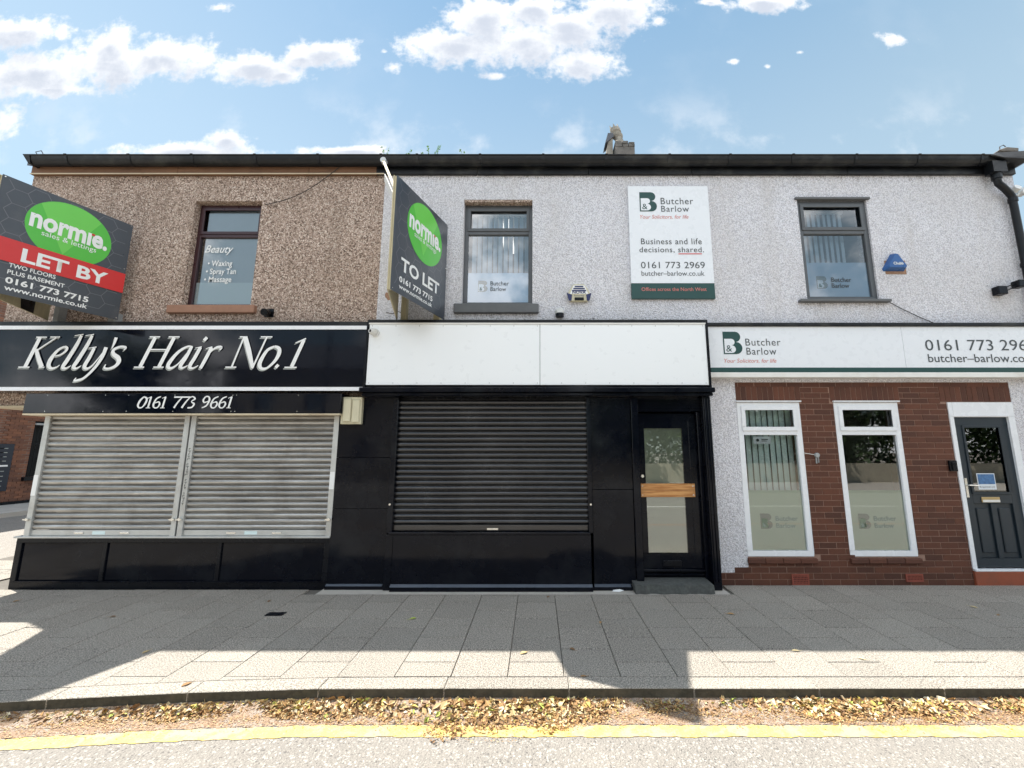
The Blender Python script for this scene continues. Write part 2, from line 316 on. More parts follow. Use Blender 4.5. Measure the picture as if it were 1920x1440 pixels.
def glassmat(name, tint, refl_rough=0.0, boost=1.0, film=0.0, filmcol=(.7, .75, .8)):
    m = bpy.data.materials.new(name); m.use_nodes = True; nt = m.node_tree; MATS[name] = m
    for n in list(nt.nodes): nt.nodes.remove(n)
    out = N(nt, 'ShaderNodeOutputMaterial'); tr = N(nt, 'ShaderNodeBsdfTransparent'); tr.inputs[0].default_value = (*tint, 1)
    gl = N(nt, 'ShaderNodeBsdfGlossy'); gl.inputs['Roughness'].default_value = refl_rough
    fr = N(nt, 'ShaderNodeFresnel'); fr.inputs[0].default_value = 1.5
    f = Mth(nt, 'MULTIPLY', fr.outputs[0], boost, clamp=True)
    mx = N(nt, 'ShaderNodeMixShader'); nt.links.new(f, mx.inputs[0])
    a = tr.outputs[0]
    if film:
        df = N(nt, 'ShaderNodeBsdfDiffuse'); df.inputs[0].default_value = (*filmcol, 1)
        m2 = N(nt, 'ShaderNodeMixShader'); m2.inputs[0].default_value = film
        nt.links.new(a, m2.inputs[1]); nt.links.new(df.outputs[0], m2.inputs[2]); a = m2.outputs[0]
    nt.links.new(a, mx.inputs[1]); nt.links.new(gl.outputs[0], mx.inputs[2]); nt.links.new(mx.outputs[0], out.inputs[0])
glassmat('window_glass', (.95, .97, .98), 0.0, 5.0)
glassmat('street_window_glass', (.92, .96, .95), 0.0, 4.0)
glassmat('frosted_film', (.8, .9, .95), 0.2, 0.3, .88, (.36, .52, .70))
glassmat('frosted_film_pale', (.8, .9, .95), 0.2, 0.3, .9, (.66, .76, .78))
plain('blind_pale', (.46, .53, .57), .85, var=.03)
glassmat('frosted_film_grey', (.8, .9, .9), 0.2, 0.3, .92, (.66, .74, .63))
def emis(name, col, s):
    m = bpy.data.materials.new(name); m.use_nodes = True; b = m.node_tree.nodes['Principled BSDF']; MATS[name] = m
    b.inputs['Emission Color'].default_value = (*col, 1); b.inputs['Emission Strength'].default_value = s; b.inputs['Base Color'].default_value = (.7, .7, .7, 1)
emis('lamp_tube', (1, .98, .92), .35)

# ------------------------------------------------------------------ mesh helpers
class MB:
    def __init__(s): s.v = []; s.f = []; s.mi = []
    def face(s, pts, mi=0):
        i = len(s.v); s.v += [tuple(p) for p in pts]; s.f.append(tuple(range(i, i + len(pts)))); s.mi.append(mi); return s
    def box(s, x0, x1, y0, y1, z0, z1, mi=0):
        if x0 > x1: x0, x1 = x1, x0
        if y0 > y1: y0, y1 = y1, y0
        if z0 > z1: z0, z1 = z1, z0
        i = len(s.v)
        s.v += [(x0, y0, z0), (x1, y0, z0), (x1, y1, z0), (x0, y1, z0), (x0, y0, z1), (x1, y0, z1), (x1, y1, z1), (x0, y1, z1)]
        for q in ((0, 3, 2, 1), (4, 5, 6, 7), (0, 1, 5, 4), (1, 2, 6, 5), (2, 3, 7, 6), (3, 0, 4, 7)):
            s.f.append(tuple(i + k for k in q)); s.mi.append(mi)
        return s
    def prism(s, pts, off, mi=0):                        # polygon pts swept by the vector off
        i = len(s.v); n = len(pts); off = Vector(off)
        s.v += [tuple(p) for p in pts] + [tuple(Vector(p) + off) for p in pts]
        s.f.append(tuple(i + k for k in range(n))); s.f.append(tuple(i + n + k for k in reversed(range(n)))); s.mi += [mi, mi]
        for k in range(n):
            s.f.append((i + k, i + n + k, i + n + (k + 1) % n, i + (k + 1) % n)); s.mi.append(mi)
        return s
    def tube(s, pts, rads, n=10, mi=0, cap=True):
        pts = [Vector(p) for p in pts]
        if not hasattr(rads, '__len__'): rads = [rads] * len(pts)
        rings = []
        for k, p in enumerate(pts):
            d = (pts[min(k + 1, len(pts) - 1)] - pts[max(k - 1, 0)]).normalized()
            a = d.orthogonal().normalized() if k == 0 else (rings_a - d * rings_a.dot(d)).normalized()
            rings_a = a; b = d.cross(a); i = len(s.v)
            for j in range(n):
                t = 2 * math.pi * j / n; s.v.append(tuple(p + (a * math.cos(t) + b * math.sin(t)) * rads[k]))
            rings.append(i)
        for k in range(len(pts) - 1):
            for j in range(n):
                s.f.append((rings[k] + j, rings[k] + (j + 1) % n, rings[k + 1] + (j + 1) % n, rings[k + 1] + j)); s.mi.append(mi)
        if cap:
            s.f.append(tuple(rings[0] + j for j in reversed(range(n)))); s.f.append(tuple(rings[-1] + j for j in range(n))); s.mi += [mi, mi]
        return s
    def done(s, name, mats, parent=None, bevel=0.0, smooth=False, weld=False):
        if isinstance(mats, str): mats = [mats]
        off = wloc(parent) if parent else Vector((0, 0, 0))
        me = bpy.data.meshes.new(name); me.from_pydata([tuple(Vector(p) - off) for p in s.v], [], s.f)
        for m in mats: me.materials.append(MATS[m])
        me.polygons.foreach_set('material_index', s.mi)
        bm = bmesh.new(); bm.from_mesh(me)
        if weld or bevel: bmesh.ops.remove_doubles(bm, verts=bm.verts, dist=1e-5)
        bmesh.ops.recalc_face_normals(bm, faces=bm.faces)
        if bevel: bmesh.ops.bevel(bm, geom=bm.edges[:], offset=bevel, segments=1, affect='EDGES', clamp_overlap=True)
        bm.to_mesh(me); bm.free()
        if smooth:
            me.polygons.foreach_set('use_smooth', [True] * len(me.polygons))
            me.set_sharp_from_angle(angle=R(40))
        o = bpy.data.objects.new(name, me); C.objects.link(o)
        if parent: o.parent = parent
        return o
def wloc(o):
    v = Vector((0, 0, 0))
    while o: v = v + o.location; o = o.parent
    return v
def thing(name, label, cat, loc=(0, 0, 0), group=None):
    o = bpy.data.objects.new(name, None); C.objects.link(o); o.location = loc; o.empty_display_size = .1
    o['label'] = label; o['category'] = cat
    if group: o['group'] = group
    return o
def tag(o, label, cat, group=None):
    o['label'] = label; o['category'] = cat
    if group: o['group'] = group
    return o
def struct(o): o['kind'] = 'structure'; return o
def stuff(o): o['kind'] = 'stuff'; return o
def inst(name, mesh, loc, parent, scale=(1, 1, 1), rot=(0, 0, 0)):   # a piece sharing its mesh; loc is a world place
    o = bpy.data.objects.new(name, mesh); C.objects.link(o); o.parent = parent
    o.location = Vector(loc) - (wloc(parent) if parent else Vector((0, 0, 0))); o.scale = scale; o.rotation_euler = rot
    return o
def text(name, body, mat, parent, org, width, height, right=(1, 0, 0), up=(0, 0, 1), bold=0.0, shear=0.0, spacing=1.0, lift=0.0, align='L', word=1.0):
    cu = bpy.data.curves.new(name, 'FONT'); cu.body = body; cu.offset = bold; cu.shear = shear; cu.space_character = spacing; cu.space_word = word
    cu.resolution_u = 3
    t = bpy.data.objects.new('t', cu); C.objects.link(t); bpy.context.view_layer.update()
    me = bpy.data.meshes.new_from_object(t.evaluated_get(bpy.context.evaluated_depsgraph_get()))
    bpy.data.objects.remove(t); bpy.data.curves.remove(cu)
    xs = [v.co.x for v in me.vertices]; x0, x1 = min(xs), max(xs)
    ys = [v.co.y for v in me.vertices]
    sx = width / (x1 - x0); base = 0.0
    top = max(ys); sy = height / top
    r = Vector(right).normalized(); u = Vector(up).normalized(); n = r.cross(u)
    org = Vector(org); off = wloc(parent)
    for v in me.vertices:
        v.co = org + r * ((v.co.x - x0) * sx) + u * (v.co.y * sy) + n * lift - off
    me.materials.append(MATS[mat]); me.name = name
    o = bpy.data.objects.new(name, me); C.objects.link(o); o.parent = parent
    return o

def clamp01(a, b, x): return max(a, min(b, x))
def wallgrid(mb, x0, x1, z0, z1, y0, y1, holes):
    xs = sorted({x0, x1, *[clamp01(x0, x1, h[k]) for h in holes for k in (0, 1)]}); zs = sorted({z0, z1, *[clamp01(z0, z1, h[k]) for h in holes for k in (2, 3)]})
    def solid(i, j):
        if i < 0 or j < 0 or i >= len(xs) - 1 or j >= len(zs) - 1: return False
        cx, cz = (xs[i] + xs[i + 1]) / 2, (zs[j] + zs[j + 1]) / 2
        return not any(h[0] < cx < h[1] and h[2] < cz < h[3] for h in holes)
    for i in range(len(xs) - 1):
        for j in range(len(zs) - 1):
            if not solid(i, j): continue
            a, b, c, d = xs[i], xs[i + 1], zs[j], zs[j + 1]
            mb.face([(a, y0, c), (b, y0, c), (b, y0, d), (a, y0, d)]); mb.face([(a, y1, c), (a, y1, d), (b, y1, d), (b, y1, c)])
            if not solid(i - 1, j): mb.face([(a, y0, c), (a, y0, d), (a, y1, d), (a, y1, c)])
            if not solid(i + 1, j): mb.face([(b, y0, c), (b, y1, c), (b, y1, d), (b, y0, d)])
            if not solid(i, j - 1): mb.face([(a, y0, c), (a, y1, c), (b, y1, c), (b, y0, c)])
            if not solid(i, j + 1): mb.face([(a, y0, d), (b, y0, d), (b, y1, d), (a, y1, d)])
    return mb
def ringframe(mb, x0, x1, z0, z1, w, y0, y1, wb=None):   # four bars butted
    wb = w if wb is None else wb
    mb.box(x0, x1, y0, y1, z1 - w, z1); mb.box(x0, x1, y0, y1, z0, z0 + wb)
    mb.box(x0, x0 + w, y0, y1, z0 + wb, z1 - w); mb.box(x1 - w, x1, y0, y1, z0 + wb, z1 - w)
    return mb

# ------------------------------------------------------------------ ground, road, pavement, kerb
KX = [(-14, -3.9), (-9, -3.15), (-6.5, -2.83), (-5, -2.65), (-3.67, -2.51), (-3.2, -2.465), (-2.36, -2.39), (-1.44, -2.345), (20, -2.345)]
def kerbY(x):
    for (a, ya), (b, yb) in zip(KX, KX[1:]):
        if x <= b: return ya + (yb - ya) * (x - a) / (b - a) if x > a else ya
    return KX[-1][1]
g = MB(); g.box(-400, 400, -400, 400, -0.6, -0.5); struct(g.done('ground', 'soil_ground'))
g = MB(); g.box(-120, 120, -12.7, 60, -0.45, -0.10); struct(g.done('road', 'worn_asphalt'))
pav = struct(MB().prism([(x, y + .13, -0.3) for x, y in [(-8.6, kerbY(-8.6))] + [k for k in KX if k[0] > -8.6]] + [(20, 20, -0.3), (-8.6, 20, -0.3)], (0, 0, 0.282)).done('pavement', 'joint_sand'))
slab = MB().box(-.5, .5, -.5, .5, -0.03, 0.0).done('slab_master', 'grey_paving'); slab_me = slab.data; bpy.data.objects.remove(slab)
bm = bmesh.new(); bm.from_mesh(slab_me); bmesh.ops.scale(bm, vec=(1, 1, 1), verts=bm.verts)
bmesh.ops.bevel(bm, geom=[e for e in bm.edges if all(v.co.z > -0.001 for v in e.verts)], offset=0.006, segments=1, affect='EDGES'); bm.to_mesh(slab_me); bm.free(); slab_me.name = 'paving_slab'
W_, L_ = .430, .444
col = 0; bX = .2015
x = bX - W_ * 20
k = -20
while x < 8.9:
    cxm = x + W_ / 2
    y_lo = kerbY(cxm) + .155; y_hi = -.36 if cxm > -7.2 else 1.2
    if cxm > 2.3: y_hi = -.02
    if cxm < -2.65 and cxm > -7: y_hi = -.19
    y = -2.19 + (L_ / 2 if k % 2 else 0) - L_ * 2
    while y < y_hi - .02:
        a, b = max(y, y_lo), min(y + L_, y_hi)
        if b - a > .012:
            gx = .0045
            ya_, yb_ = kerbY(x) + .155, kerbY(x + W_) + .155
            if a < y_lo + .03 and abs(ya_ - yb_) > .002:     # cut to the curved kerb
                MB().prism([(x + .002, max(y, ya_), -.03), (x + W_ - .002, max(y, yb_), -.03), (x + W_ - .002, b - .002, -.03), (x + .002, b - .002, -.03)], (0, 0, .03)).done('paving_slab', 'grey_paving', pav)
                y += L_; continue
            inst('paving_slab', slab_me, (cxm, (a + b) / 2, random.uniform(-.0012, .0012)), pav, (W_ - gx, b - a - .010, 1), (random.uniform(-.0015, .0015), random.uniform(-.0015, .0015), 0))
        y += L_
    x += W_; k += 1
s = MB().box(-2.65, 2.3, -.357, -.02, -.03, -.001).done('concrete_strip', 'kerb_concrete', pav)
kerb = struct(MB().prism([(x, y + .01, -.4) for x, y in KX] + [(x, y + .13, -.4) for x, y in reversed(KX)], (0, 0, .37)).done('kerb', 'joint_sand'))
xk = .2265 - .9 * 15
while xk < 9.5:
    a, b = xk + .0015, xk + .8985
    ya, yb = kerbY(a), kerbY(b)
    o = MB().prism([(a, ya, -.30), (b, yb, -.30), (b, yb + .15, -.30), (a, ya + .15, -.30)], (0, 0, .301 + random.uniform(-.001, .002))).done('kerb_stone', ['grey_paving', 'kerb_face_dark'], kerb, bevel=.004)
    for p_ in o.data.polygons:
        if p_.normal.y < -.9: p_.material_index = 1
    xk += .9
# painted lines, each sheet above the road
def jit(x): return .004 * math.sin(x * 31) + .003 * math.sin(x * 73.3) + .003 * math.sin(x * 11.1)
def ribbon(y0, y1, z, xa=-14, xb=16, follow=True):
    m = MB(); xs = [xa + i * .03 for i in range(int((xb - xa) / .03) + 1)]
    for a, b in zip(xs, xs[1:]):
        fa, fb = (kerbY(a), kerbY(b)) if follow else (0, 0)
        ja, jb = jit(a), jit(b)
        m.face([(a, fa + y0 + ja, z), (b, fb + y0 + jb, z), (b, fb + y1 - jit(b + 50), z), (a, fa + y1 - jit(a + 50), z)])
    return m
struct(ribbon(-.355, -.245, -.0965).done('yellow_line', 'yellow_paint', weld=True))
struct(ribbon(-.235, .02, -.0975).done('gutter_dust', 'leaf_dust', weld=True))
struct(MB().box(-60, 60, -8.36, -8.26, -.099, -.0955).done('white_line', 'white_road_paint'))
struct(MB().box(-60, 60, -5.03, -4.97, -.099, -.096).done('road_seam', 'rust_seam'))
struct(MB().box(-120, 120, -17.5, -12.7, -.4, 0).done('far_pavement', 'kerb_concrete'))
struct(MB().box(-60, -14.4, 3.0, 40, -.4, .02).done('side_pavement', 'kerb_concrete'))
struct(MB().box(-8.95, -8.85, 1.3, 30, -.099, -.0955).done('side_yellow_line', 'yellow_paint'))

# leaf litter in the gutter
def litter():
    ext = [(-8, .30), (-3.53, .11), (-3.26, .09), (-2.7, .15), (-2.2, .11), (-1.46, .17), (-.86, .25), (-.5, .34), (-.16, .34), (.15, .24), (.44, .18), (.69, .12), (1.0, .08), (1.22, .12), (1.86, .15), (2.1, .20), (2.37, .24), (2.64, .17), (3.29, .17), (4.2, .22), (9, .15)]
    def width(x):
        for (a, wa), (b, wb) in zip(ext, ext[1:]):
            if a <= x <= b: return wa + (wb - wa) * (x - a) / (b - a)
        return .1
    m = MB(); wts = [6, 4, 5, 6, 2, 4, 3, 1]
    for i in range(38000):
        x = random.uniform(-6.5, 6.5); w = width(x) * (0.98 + .22 * math.sin(x * 7.3) + .12 * math.sin(x * 17)); t = random.random() ** 1.25
        y = kerbY(x) - .006 - t * w * 1.05
        if random.random() > .62 + .3 * math.sin(x * 3.1 + 1.3) + .2 * math.sin(x * 9.7): continue
        size = random.choice((.4, .5, .6, .8, 1.0, 1.4)) * .027 * (1.1 - .75 * t)
        hz = -.096 + random.random() * .032 * (1 - t) * min(1, width(x) / .16) + .003
        yaw = random.uniform(0, 6.28); tl = random.gauss(0, .45); rl = random.gauss(0, .5)
        M = Matrix.Translation((x, y, hz)) @ Matrix.Rotation(yaw, 4, 'Z') @ Matrix.Rotation(tl, 4, 'X') @ Matrix.Rotation(rl, 4, 'Y')
        l, ww, cup = size, size * random.uniform(.4, .75), size * random.uniform(.1, .45)
        mi = random.choices(range(8), wts)[0]
        if t > .55 and random.random() < .6: mi = random.choice((2, 3, 3, 5))
        p = [M @ Vector(q) for q in ((-l, 0, 0), (-l * .1, -ww, cup), (l, 0, 0), (0, ww, cup * .8))]
        i0 = len(m.v); m.v += [tuple(q) for q in p]; m.f += [(i0, i0 + 1, i0 + 2), (i0, i0 + 2, i0 + 3)]; m.mi += [mi, mi]
    for i in range(22000):                                # crumbs that thin out over the line and the road
        x = random.uniform(-6, 6); w = width(x); y = kerbY(x) - random.choice((w * random.uniform(.5, 1.1), .24 * random.random())) - abs(random.gauss(0, .035))
        r = random.choice((.002, .003, .004, .006, .009)); a = random.uniform(0, 6.28)
        p = [(x + r * math.cos(a + q), y + r * .6 * math.sin(a + q), -.092 + random.random() * .003) for q in (0, 2.1, 4.2)]
        m.face(p, random.choice((2, 3, 5, 0)))
    return m.done('leaf_litter', ['dry_leaf_%s' % q for q in 'abcdefgh'])
o = stuff(litter()); o['label'] = 'drift of dry brown and straw coloured leaves along the kerb'; 
def mound():
    m = MB(); n = 260; xs = [-6.5 + 13 * i / n for i in range(n + 1)]
    prof = []
    for x in xs:
        w = .13 + .035 * math.sin(x * 5.1) + .025 * math.sin(x * 11.7)
        prof.append([(x, kerbY(x) - .0, -.062), (x, kerbY(x) - w * .45, -.083), (x, kerbY(x) - w, -.0963)])
    for a, b in zip(prof, prof[1:]):
        for k in range(2): m.face([a[k], a[k + 1], b[k + 1], b[k]])
    return m.done('leaf_mulch', 'leaf_dust', smooth=True, weld=True)
stuff(mound())

# loose leaves on the slabs
leaf_spots = [((1028, 1119), 'f', 'dry leaf curled just in front of the black shopfront, by the concrete strip'), ((774, 1160), 'h', 'small green leaf on the shaded slabs below the black roller shutter'),
              ((1126, 1167), 'd', 'orange brown leaf on the slab joint in front of the concrete doorstep'), ((1073, 1217), 'f', 'dark narrow leaf lying just right of the sunlit strip corner'),
              ((982, 1224), 'a', 'tan leaf at the top edge of the sunlit strip, below the black shutter'), ((1370, 1151), 'd', 'brown leaf on shaded slabs right of the concrete doorstep'),
              ((1492, 1220), 'b', 'pale straw leaf on the shadow edge below the first tall white window'), ((1616, 1235), 'b', 'broad straw leaf inside the sunlit strip on the right'),
              ((1872, 1153), 'c', 'dark brown stalked leaf on the slabs near the anthracite door'), ((1825, 1138), 'b', 'pale leaf on the slabs left of the stalked dark leaf'),
              ((274, 1222), 'a', 'curled tan leaf at the shadow corner left of the sunlit strip'), ((350, 1283), 'c', 'brown leaf on the sunlit kerb stones at the left'),
              ((505, 1127), 'f', 'dark leaf close to the hair salon plinth'), ((211, 1156), 'f', 'flat dark leaf on shaded slabs before the left plinth'), ((1094, 1268), 'c', 'red brown leaf by the kerb in the dark notch of shadow'), ((31, 1127), 'c', 'leaf at the far left, in front of the plinth corner')]
for (px, py), mk, lab in leaf_spots:
    d = ray(px, py); t = (0.004 - EYE.z) / d[2]; x, y = EYE.x + t * d[0], EYE.y + t * d[1]
    m = MB(); a = random.uniform(0, 6.28); s_ = random.uniform(.025, .04); pts = []
    M = Matrix.Translation((x, y, .004)) @ Matrix.Rotation(a, 4, 'Z')
    prof = [(-1, 0), (-.5, .42), (.1, .5), (.6, .28), (1, 0)]
    for (q, w), (q2, w2) in zip(prof, prof[1:]):
        for sg in (1, -1):
            m.face([M @ Vector((q * s_, 0, 0)), M @ Vector((q2 * s_, 0, 0)), M @ Vector((q2 * s_, sg * w2 * s_, .35 * w2 * s_)), M @ Vector((q * s_, sg * w * s_, .35 * w * s_))])
    m.tube([M @ Vector((s_, 0, .001)), M @ Vector((s_ * 1.6, s_ * .2, .004))], .0012, 4)
    o = m.done('fallen_leaf', 'dry_leaf_' + mk, weld=True); tag(o, lab, 'leaf', 'single leaves lying on the paving')
tag(MB().box(-2.83, -2.65, -1.02, -.93, .0015, .006).done('access_cover', 'black_satin'), 'small dark rectangular metal cover set in the shaded paving', 'cover')
pm = MB(); d = ray(1158, 1109); t = -EYE.z / d[2]; px_, py_ = EYE.x + t * d[0], EYE.y + t * d[1]
pm.face([(px_ - .07, py_ - .02, .006), (px_ + .02, py_ - .03, .004), (px_ + .03, py_ + .02, .02), (px_ - .05, py_ + .02, .012)]).face([(px_ + .02, py_ - .03, .004), (px_ + .08, py_ - .01, .015), (px_ + .03, py_ + .02, .02)])
tag(pm.done('paper_scrap', 'lettering_white'), 'crumpled white paper scrap beside the concrete doorstep', 'litter')

# ------------------------------------------------------------------ shared building pieces
lath_cache = {}
def lath_mesh(w, pitch, mat):
    key = (round(w, 3), mat)
    if key in lath_cache: return lath_cache[key]
    prof = []                                            # (y, z) curved lath with a hook groove
    for i in range(9):
        a = -1.15 + 2.3 * i / 8; prof.append((-.021 * (math.cos(a) - .4) / .6, pitch * (.5 + .44 * math.sin(a) / math.sin(1.15))))
    prof = [(0.012, 0.0), (0.012, pitch * .03)] + prof + [(0.012, pitch * .97), (0.012, pitch)]
    m = MB()
    for (ya, za), (yb, zb) in zip(prof, prof[1:]): m.face([(0, ya, za), (w, ya, za), (w, yb, zb), (0, yb, zb)])
    o = m.done('slat', mat, smooth=True, weld=True); me = o.data; bpy.data.objects.remove(o); lath_cache[key] = me
    return me
def window(bld, x0, x1, z0, z1, zt, y, fmat, fw=.06, blinds=None, film=None, inner=.04, glass='window_glass', sash=True, label=None, fd=.07, filmmat='frosted_film', slat=.085):
    f = ringframe(MB(), x0, x1, z0, z1, fw, y, y + fd); f.box(x0 + fw, x1 - fw, y, y + fd, zt - fw * .45, zt + fw * .45)
    w = f.done('window', fmat, bld, bevel=.004)
    if label: w['label'] = label
    if sash: ringframe(MB(), x0 + fw * .75, x1 - fw * .75, zt + fw * .35, z1 - fw * .75, fw * .75, y - .014, y - .001).done('sash', fmat, w, bevel=.003)
    gx = .0
    MB().face([(x0 + fw, y + .03, zt + fw * .45), (x1 - fw, y + .03, zt + fw * .45), (x1 - fw, y + .03, z1 - fw), (x0 + fw, y + .03, z1 - fw)]).done('pane', glass, w)
    MB().face([(x0 + fw, y + .03, z0 + fw), (x1 - fw, y + .03, z0 + fw), (x1 - fw, y + .03, zt - fw * .45), (x0 + fw, y + .03, zt - fw * .45)]).done('pane', glass, w)
    if film: MB().face([(x0 + fw + .002, y + .036, film[0]), (x1 - fw - .002, y + .036, film[0]), (x1 - fw - .002, y + .036, film[1]), (x0 + fw + .002, y + .036, film[1])]).done('frosted_film', filmmat, w)
    if blinds:
        bx0, bx1, bz0, bz1, bmat, ang = blinds
        m = MB(); c, s_ = math.cos(ang) * slat * .52, math.sin(ang) * slat * .52
        m.face([(-c, -s_, 0), (0, .006, 0), (0, .006, 1), (-c, -s_, 1)]).face([(0, .006, 0), (c, s_, 0), (c, s_, 1), (0, .006, 1)])
        q = m.done('blind_slat', bmat, weld=True); me = q.data; bpy.data.objects.remove(q)
        xx = bx0 + slat / 2
        while xx < bx1:
            inst('blind_slat', me, (xx, y + .17, bz0), w, (1, 1, bz1 - bz0), (0, random.uniform(-.004, .004), random.uniform(-.06, .06))); xx += slat * .93
        MB().box(bx0, bx1, y + .15, y + .19, bz1, bz1 + .03).done('blind_rail', 'white_upvc', w)
    return w
def fit_logo(w, parent_plane_y, xl, zl, h, mat_dark='lettering_dark', mat_logo='logo_green', inner='pale_sign_white', right=(1, 0, 0)):
    """the letter B badge with a smaller B and ampersand inside; xl, zl its lower left corner, h its height"""
    def Bpoly(x, z, wd, ht):
        pts = [(x, z)]; r1, r2 = ht * .27, ht * .23
        for i in range(9):
            a = -math.pi / 2 + math.pi * i / 8; pts.append((x + wd - r1 + r1 * math.cos(a), z + r1 + r1 * math.sin(a)))
        for i in range(9):
            a = -math.pi / 2 + math.pi * i / 8; pts.append((x + wd * .93 - r2 + r2 * math.cos(a), z + ht - r2 + r2 * math.sin(a)))
        pts.append((x, z + ht)); return pts
    y = parent_plane_y
    m = MB().prism([(a, y - .001, b) for a, b in Bpoly(xl, zl, h * .82, h)], (0, -.001, 0)); m.done('logo', mat_logo, w)
    MB().prism([(a, y - .003, b) for a, b in Bpoly(xl + h * .05, zl + h * .05, h * .48, h * .63)], (0, -.001, 0)).done('logo_inset', inner, w)
    text('ampersand', '&', mat_logo, w, (xl + h * .11, y - .0055, zl + h * .11), h * .25, h * .28)

# ------------------------------------------------------------------ hair salon (left)
salon = thing('shop_building', 'brown pebbledashed corner building with maroon framed window over a hair salon with steel shutters', 'building', (-4.9, 0, 0))
XL, XM = -7.53, -2.275
mb = MB(); wallgrid(mb, XL, XM, 2.30, 5.86, 0, .25, [(-5.055, -4.075, 3.71, 5.335)])
mb.box(XL, XL + .25, .25, 8, 2.6, 5.86)
mb.done('wall', 'brown_pebbledash', salon)
MB().box(XL + .003, XL + .253, 1.15, 8, -.2, 2.597).box(XL, XM, 7.9, 8.1, -.2, 5.86).done('rear_wall', 'brown_pebbledash', salon)
MB().prism([(-6.5, .12, -.1), (-7.5, 1.15, -.1), (-7.4, 1.4, -.1), (-6.3, .3, -.1)], (0, 0, 2.4)).done('corner_wall', 'black_satin', salon)
mb = MB()
for i in range(9): mb.box(XL + .004, XM - .01, -.02 + i * .145, .118 + i * .145, 2.27, 2.295)
mb.done('soffit', 'cream_board', salon)
MB().box(-6.5, XM - .01, .26, .45, -.1, 2.27).done('inner_wall', 'dark_room', salon)
# room seen upstairs
def room(bld, x0, x1, z0, z1, y0, y1, mat='room_wall'):
    m = MB(); m.face([(x0, y1, z0), (x1, y1, z0), (x1, y1, z1), (x0, y1, z1)]); m.face([(x0, y0, z0), (x1, y0, z0), (x1, y1, z0), (x0, y1, z0)]); m.face([(x0, y0, z1), (x1, y0, z1), (x1, y1, z1), (x0, y1, z1)])
    m.face([(x0, y0, z0), (x0, y1, z0), (x0, y1, z1), (x0, y0, z1)]); m.face([(x1, y0, z0), (x1, y1, z0), (x1, y1, z1), (x1, y0, z1)])
    return m.done('room', mat, bld)
room(salon, -6.5, -2.9, 2.9, 5.7, .26, 3.2)
w = window(salon, -5.055, -4.075, 3.72, 5.325, 4.84, .10, 'maroon_frame', .055, film=(3.775, 4.12), filmmat='frosted_film_pale', label='maroon framed upstairs window with frosted panel and beauty lettering')
MB().box(-4.96, -4.14, .155, .16, 3.78, 5.27).done('window_blind', 'blind_pale', w)
text('lettering', 'Beauty', 'lettering_white', w, (-4.93, .094 + .03, 4.585), .42, .115, shear=.35, bold=.01)
for k, (s_, wd) in enumerate((('• Waxing', .36), ('• Spray Tan', .44), ('• Massage', .40))):
    text('lettering', s_, 'lettering_white', w, (-4.86 - .012 * k, .124, 4.375 - .125 * k), wd, .085, bold=.012)
MB().box(-5.21, -3.975, -.06, .10, 3.60, 3.715).done('sill', 'terracotta_sill', salon, bevel=.008)
# eaves: timber board and black gutter
def gutter(bld, x0, x1, endcap=False):
    prof = [(-.055, 5.95), (-.055, 5.87), (-.075, 5.84), (-.115, 5.832), (-.155, 5.85), (-.175, 5.885), (-.185, 5.935), (-.2, 5.945), (-.2, 5.955), (-.178, 5.955), (-.165, 5.89), (-.115, 5.855), (-.068, 5.87), (-.068, 5.95)]
    m = MB(); m.prism([(x0, a, b) for a, b in prof], (x1 - x0, 0, 0)); g_ = m.done('gutter', 'black_gutter', bld, smooth=True)
    x = x0 + .5
    while x < x1:
        MB().prism([(x, a * 1.03 - .001, 5.9 + (b - 5.9) * 1.08) for a, b in prof[:9]] + [(x, -.13, 5.97)], (.035, 0, 0)).done('gutter_bracket', 'black_gutter', g_); x += .92
    return g_
gutter(salon, XL + .13, XM)
MB().prism([(XL + .03, -.2, 5.955), (XL + .129, -.2, 5.955), (XL + .129, -.17, 5.84), (XL + .10, -.17, 5.83)], (0, .13, 0)).done('gutter_end', 'black_gutter', salon)
for a, b in ((XL + .01, -5.35), (-5.345, -3.4), (-3.395, XM - .12)):
    MB().box(a, b, -.05, -.002, 5.735, 5.935).done('fascia_timber', 'brown_fascia_timber', salon, bevel=.004)
MB().box(XL + .01, XM, -.062, -.052, 5.735, 5.75).done('fascia_trim', 'cream_board', salon)
def roofpart(bld, x0, x1):
    MB().prism([(x0, -.08, 5.955), (x0, 4.2, 8.33), (x0, 8.2, 6.0), (x0, 8.2, 5.9), (x0, 4.2, 8.2), (x0, -.08, 5.86)], (x1 - x0, 0, 0)).done('roof', 'roof_slate', bld)
roofpart(salon, XL - .03, XM)
MB().tube([(-7.38, -.1, 5.96), (-7.42, -.12, 6.05), (-7.34, -.12, 6.07), (-7.30, -.1, 5.99), (-7.2, -.1, 5.96)], .006, 5).done('roof_wire', 'wire_dark', salon)
# cable drooping across the wall
def cable(name, pts, r, bld, mat='wire_dark'):
    return MB().tube(pts, r, 5).done(name, mat, bld, smooth=True)
p0, p1 = at(497, 384, -.02), at(638, 312, -.07); pts = []
for i in range(11):
    t = i / 10; pts.append((p0[0] + (p1[0] - p0[0]) * t, -.02 - .05 * t, p0[1] + (p1[1] - p0[1]) * t - .12 * math.sin(math.pi * t)))
cable('cable', pts, .006, salon)
o = MB().tube([(-3.79, .02, 3.61), (-3.79, -.05, 3.60), (-3.79, -.12, 3.585)], [.035, .05, .052], 12).box(-3.85, -3.73, -.012, 0, 3.55, 3.67).done('vent_pipe', 'black_satin', salon, smooth=True)
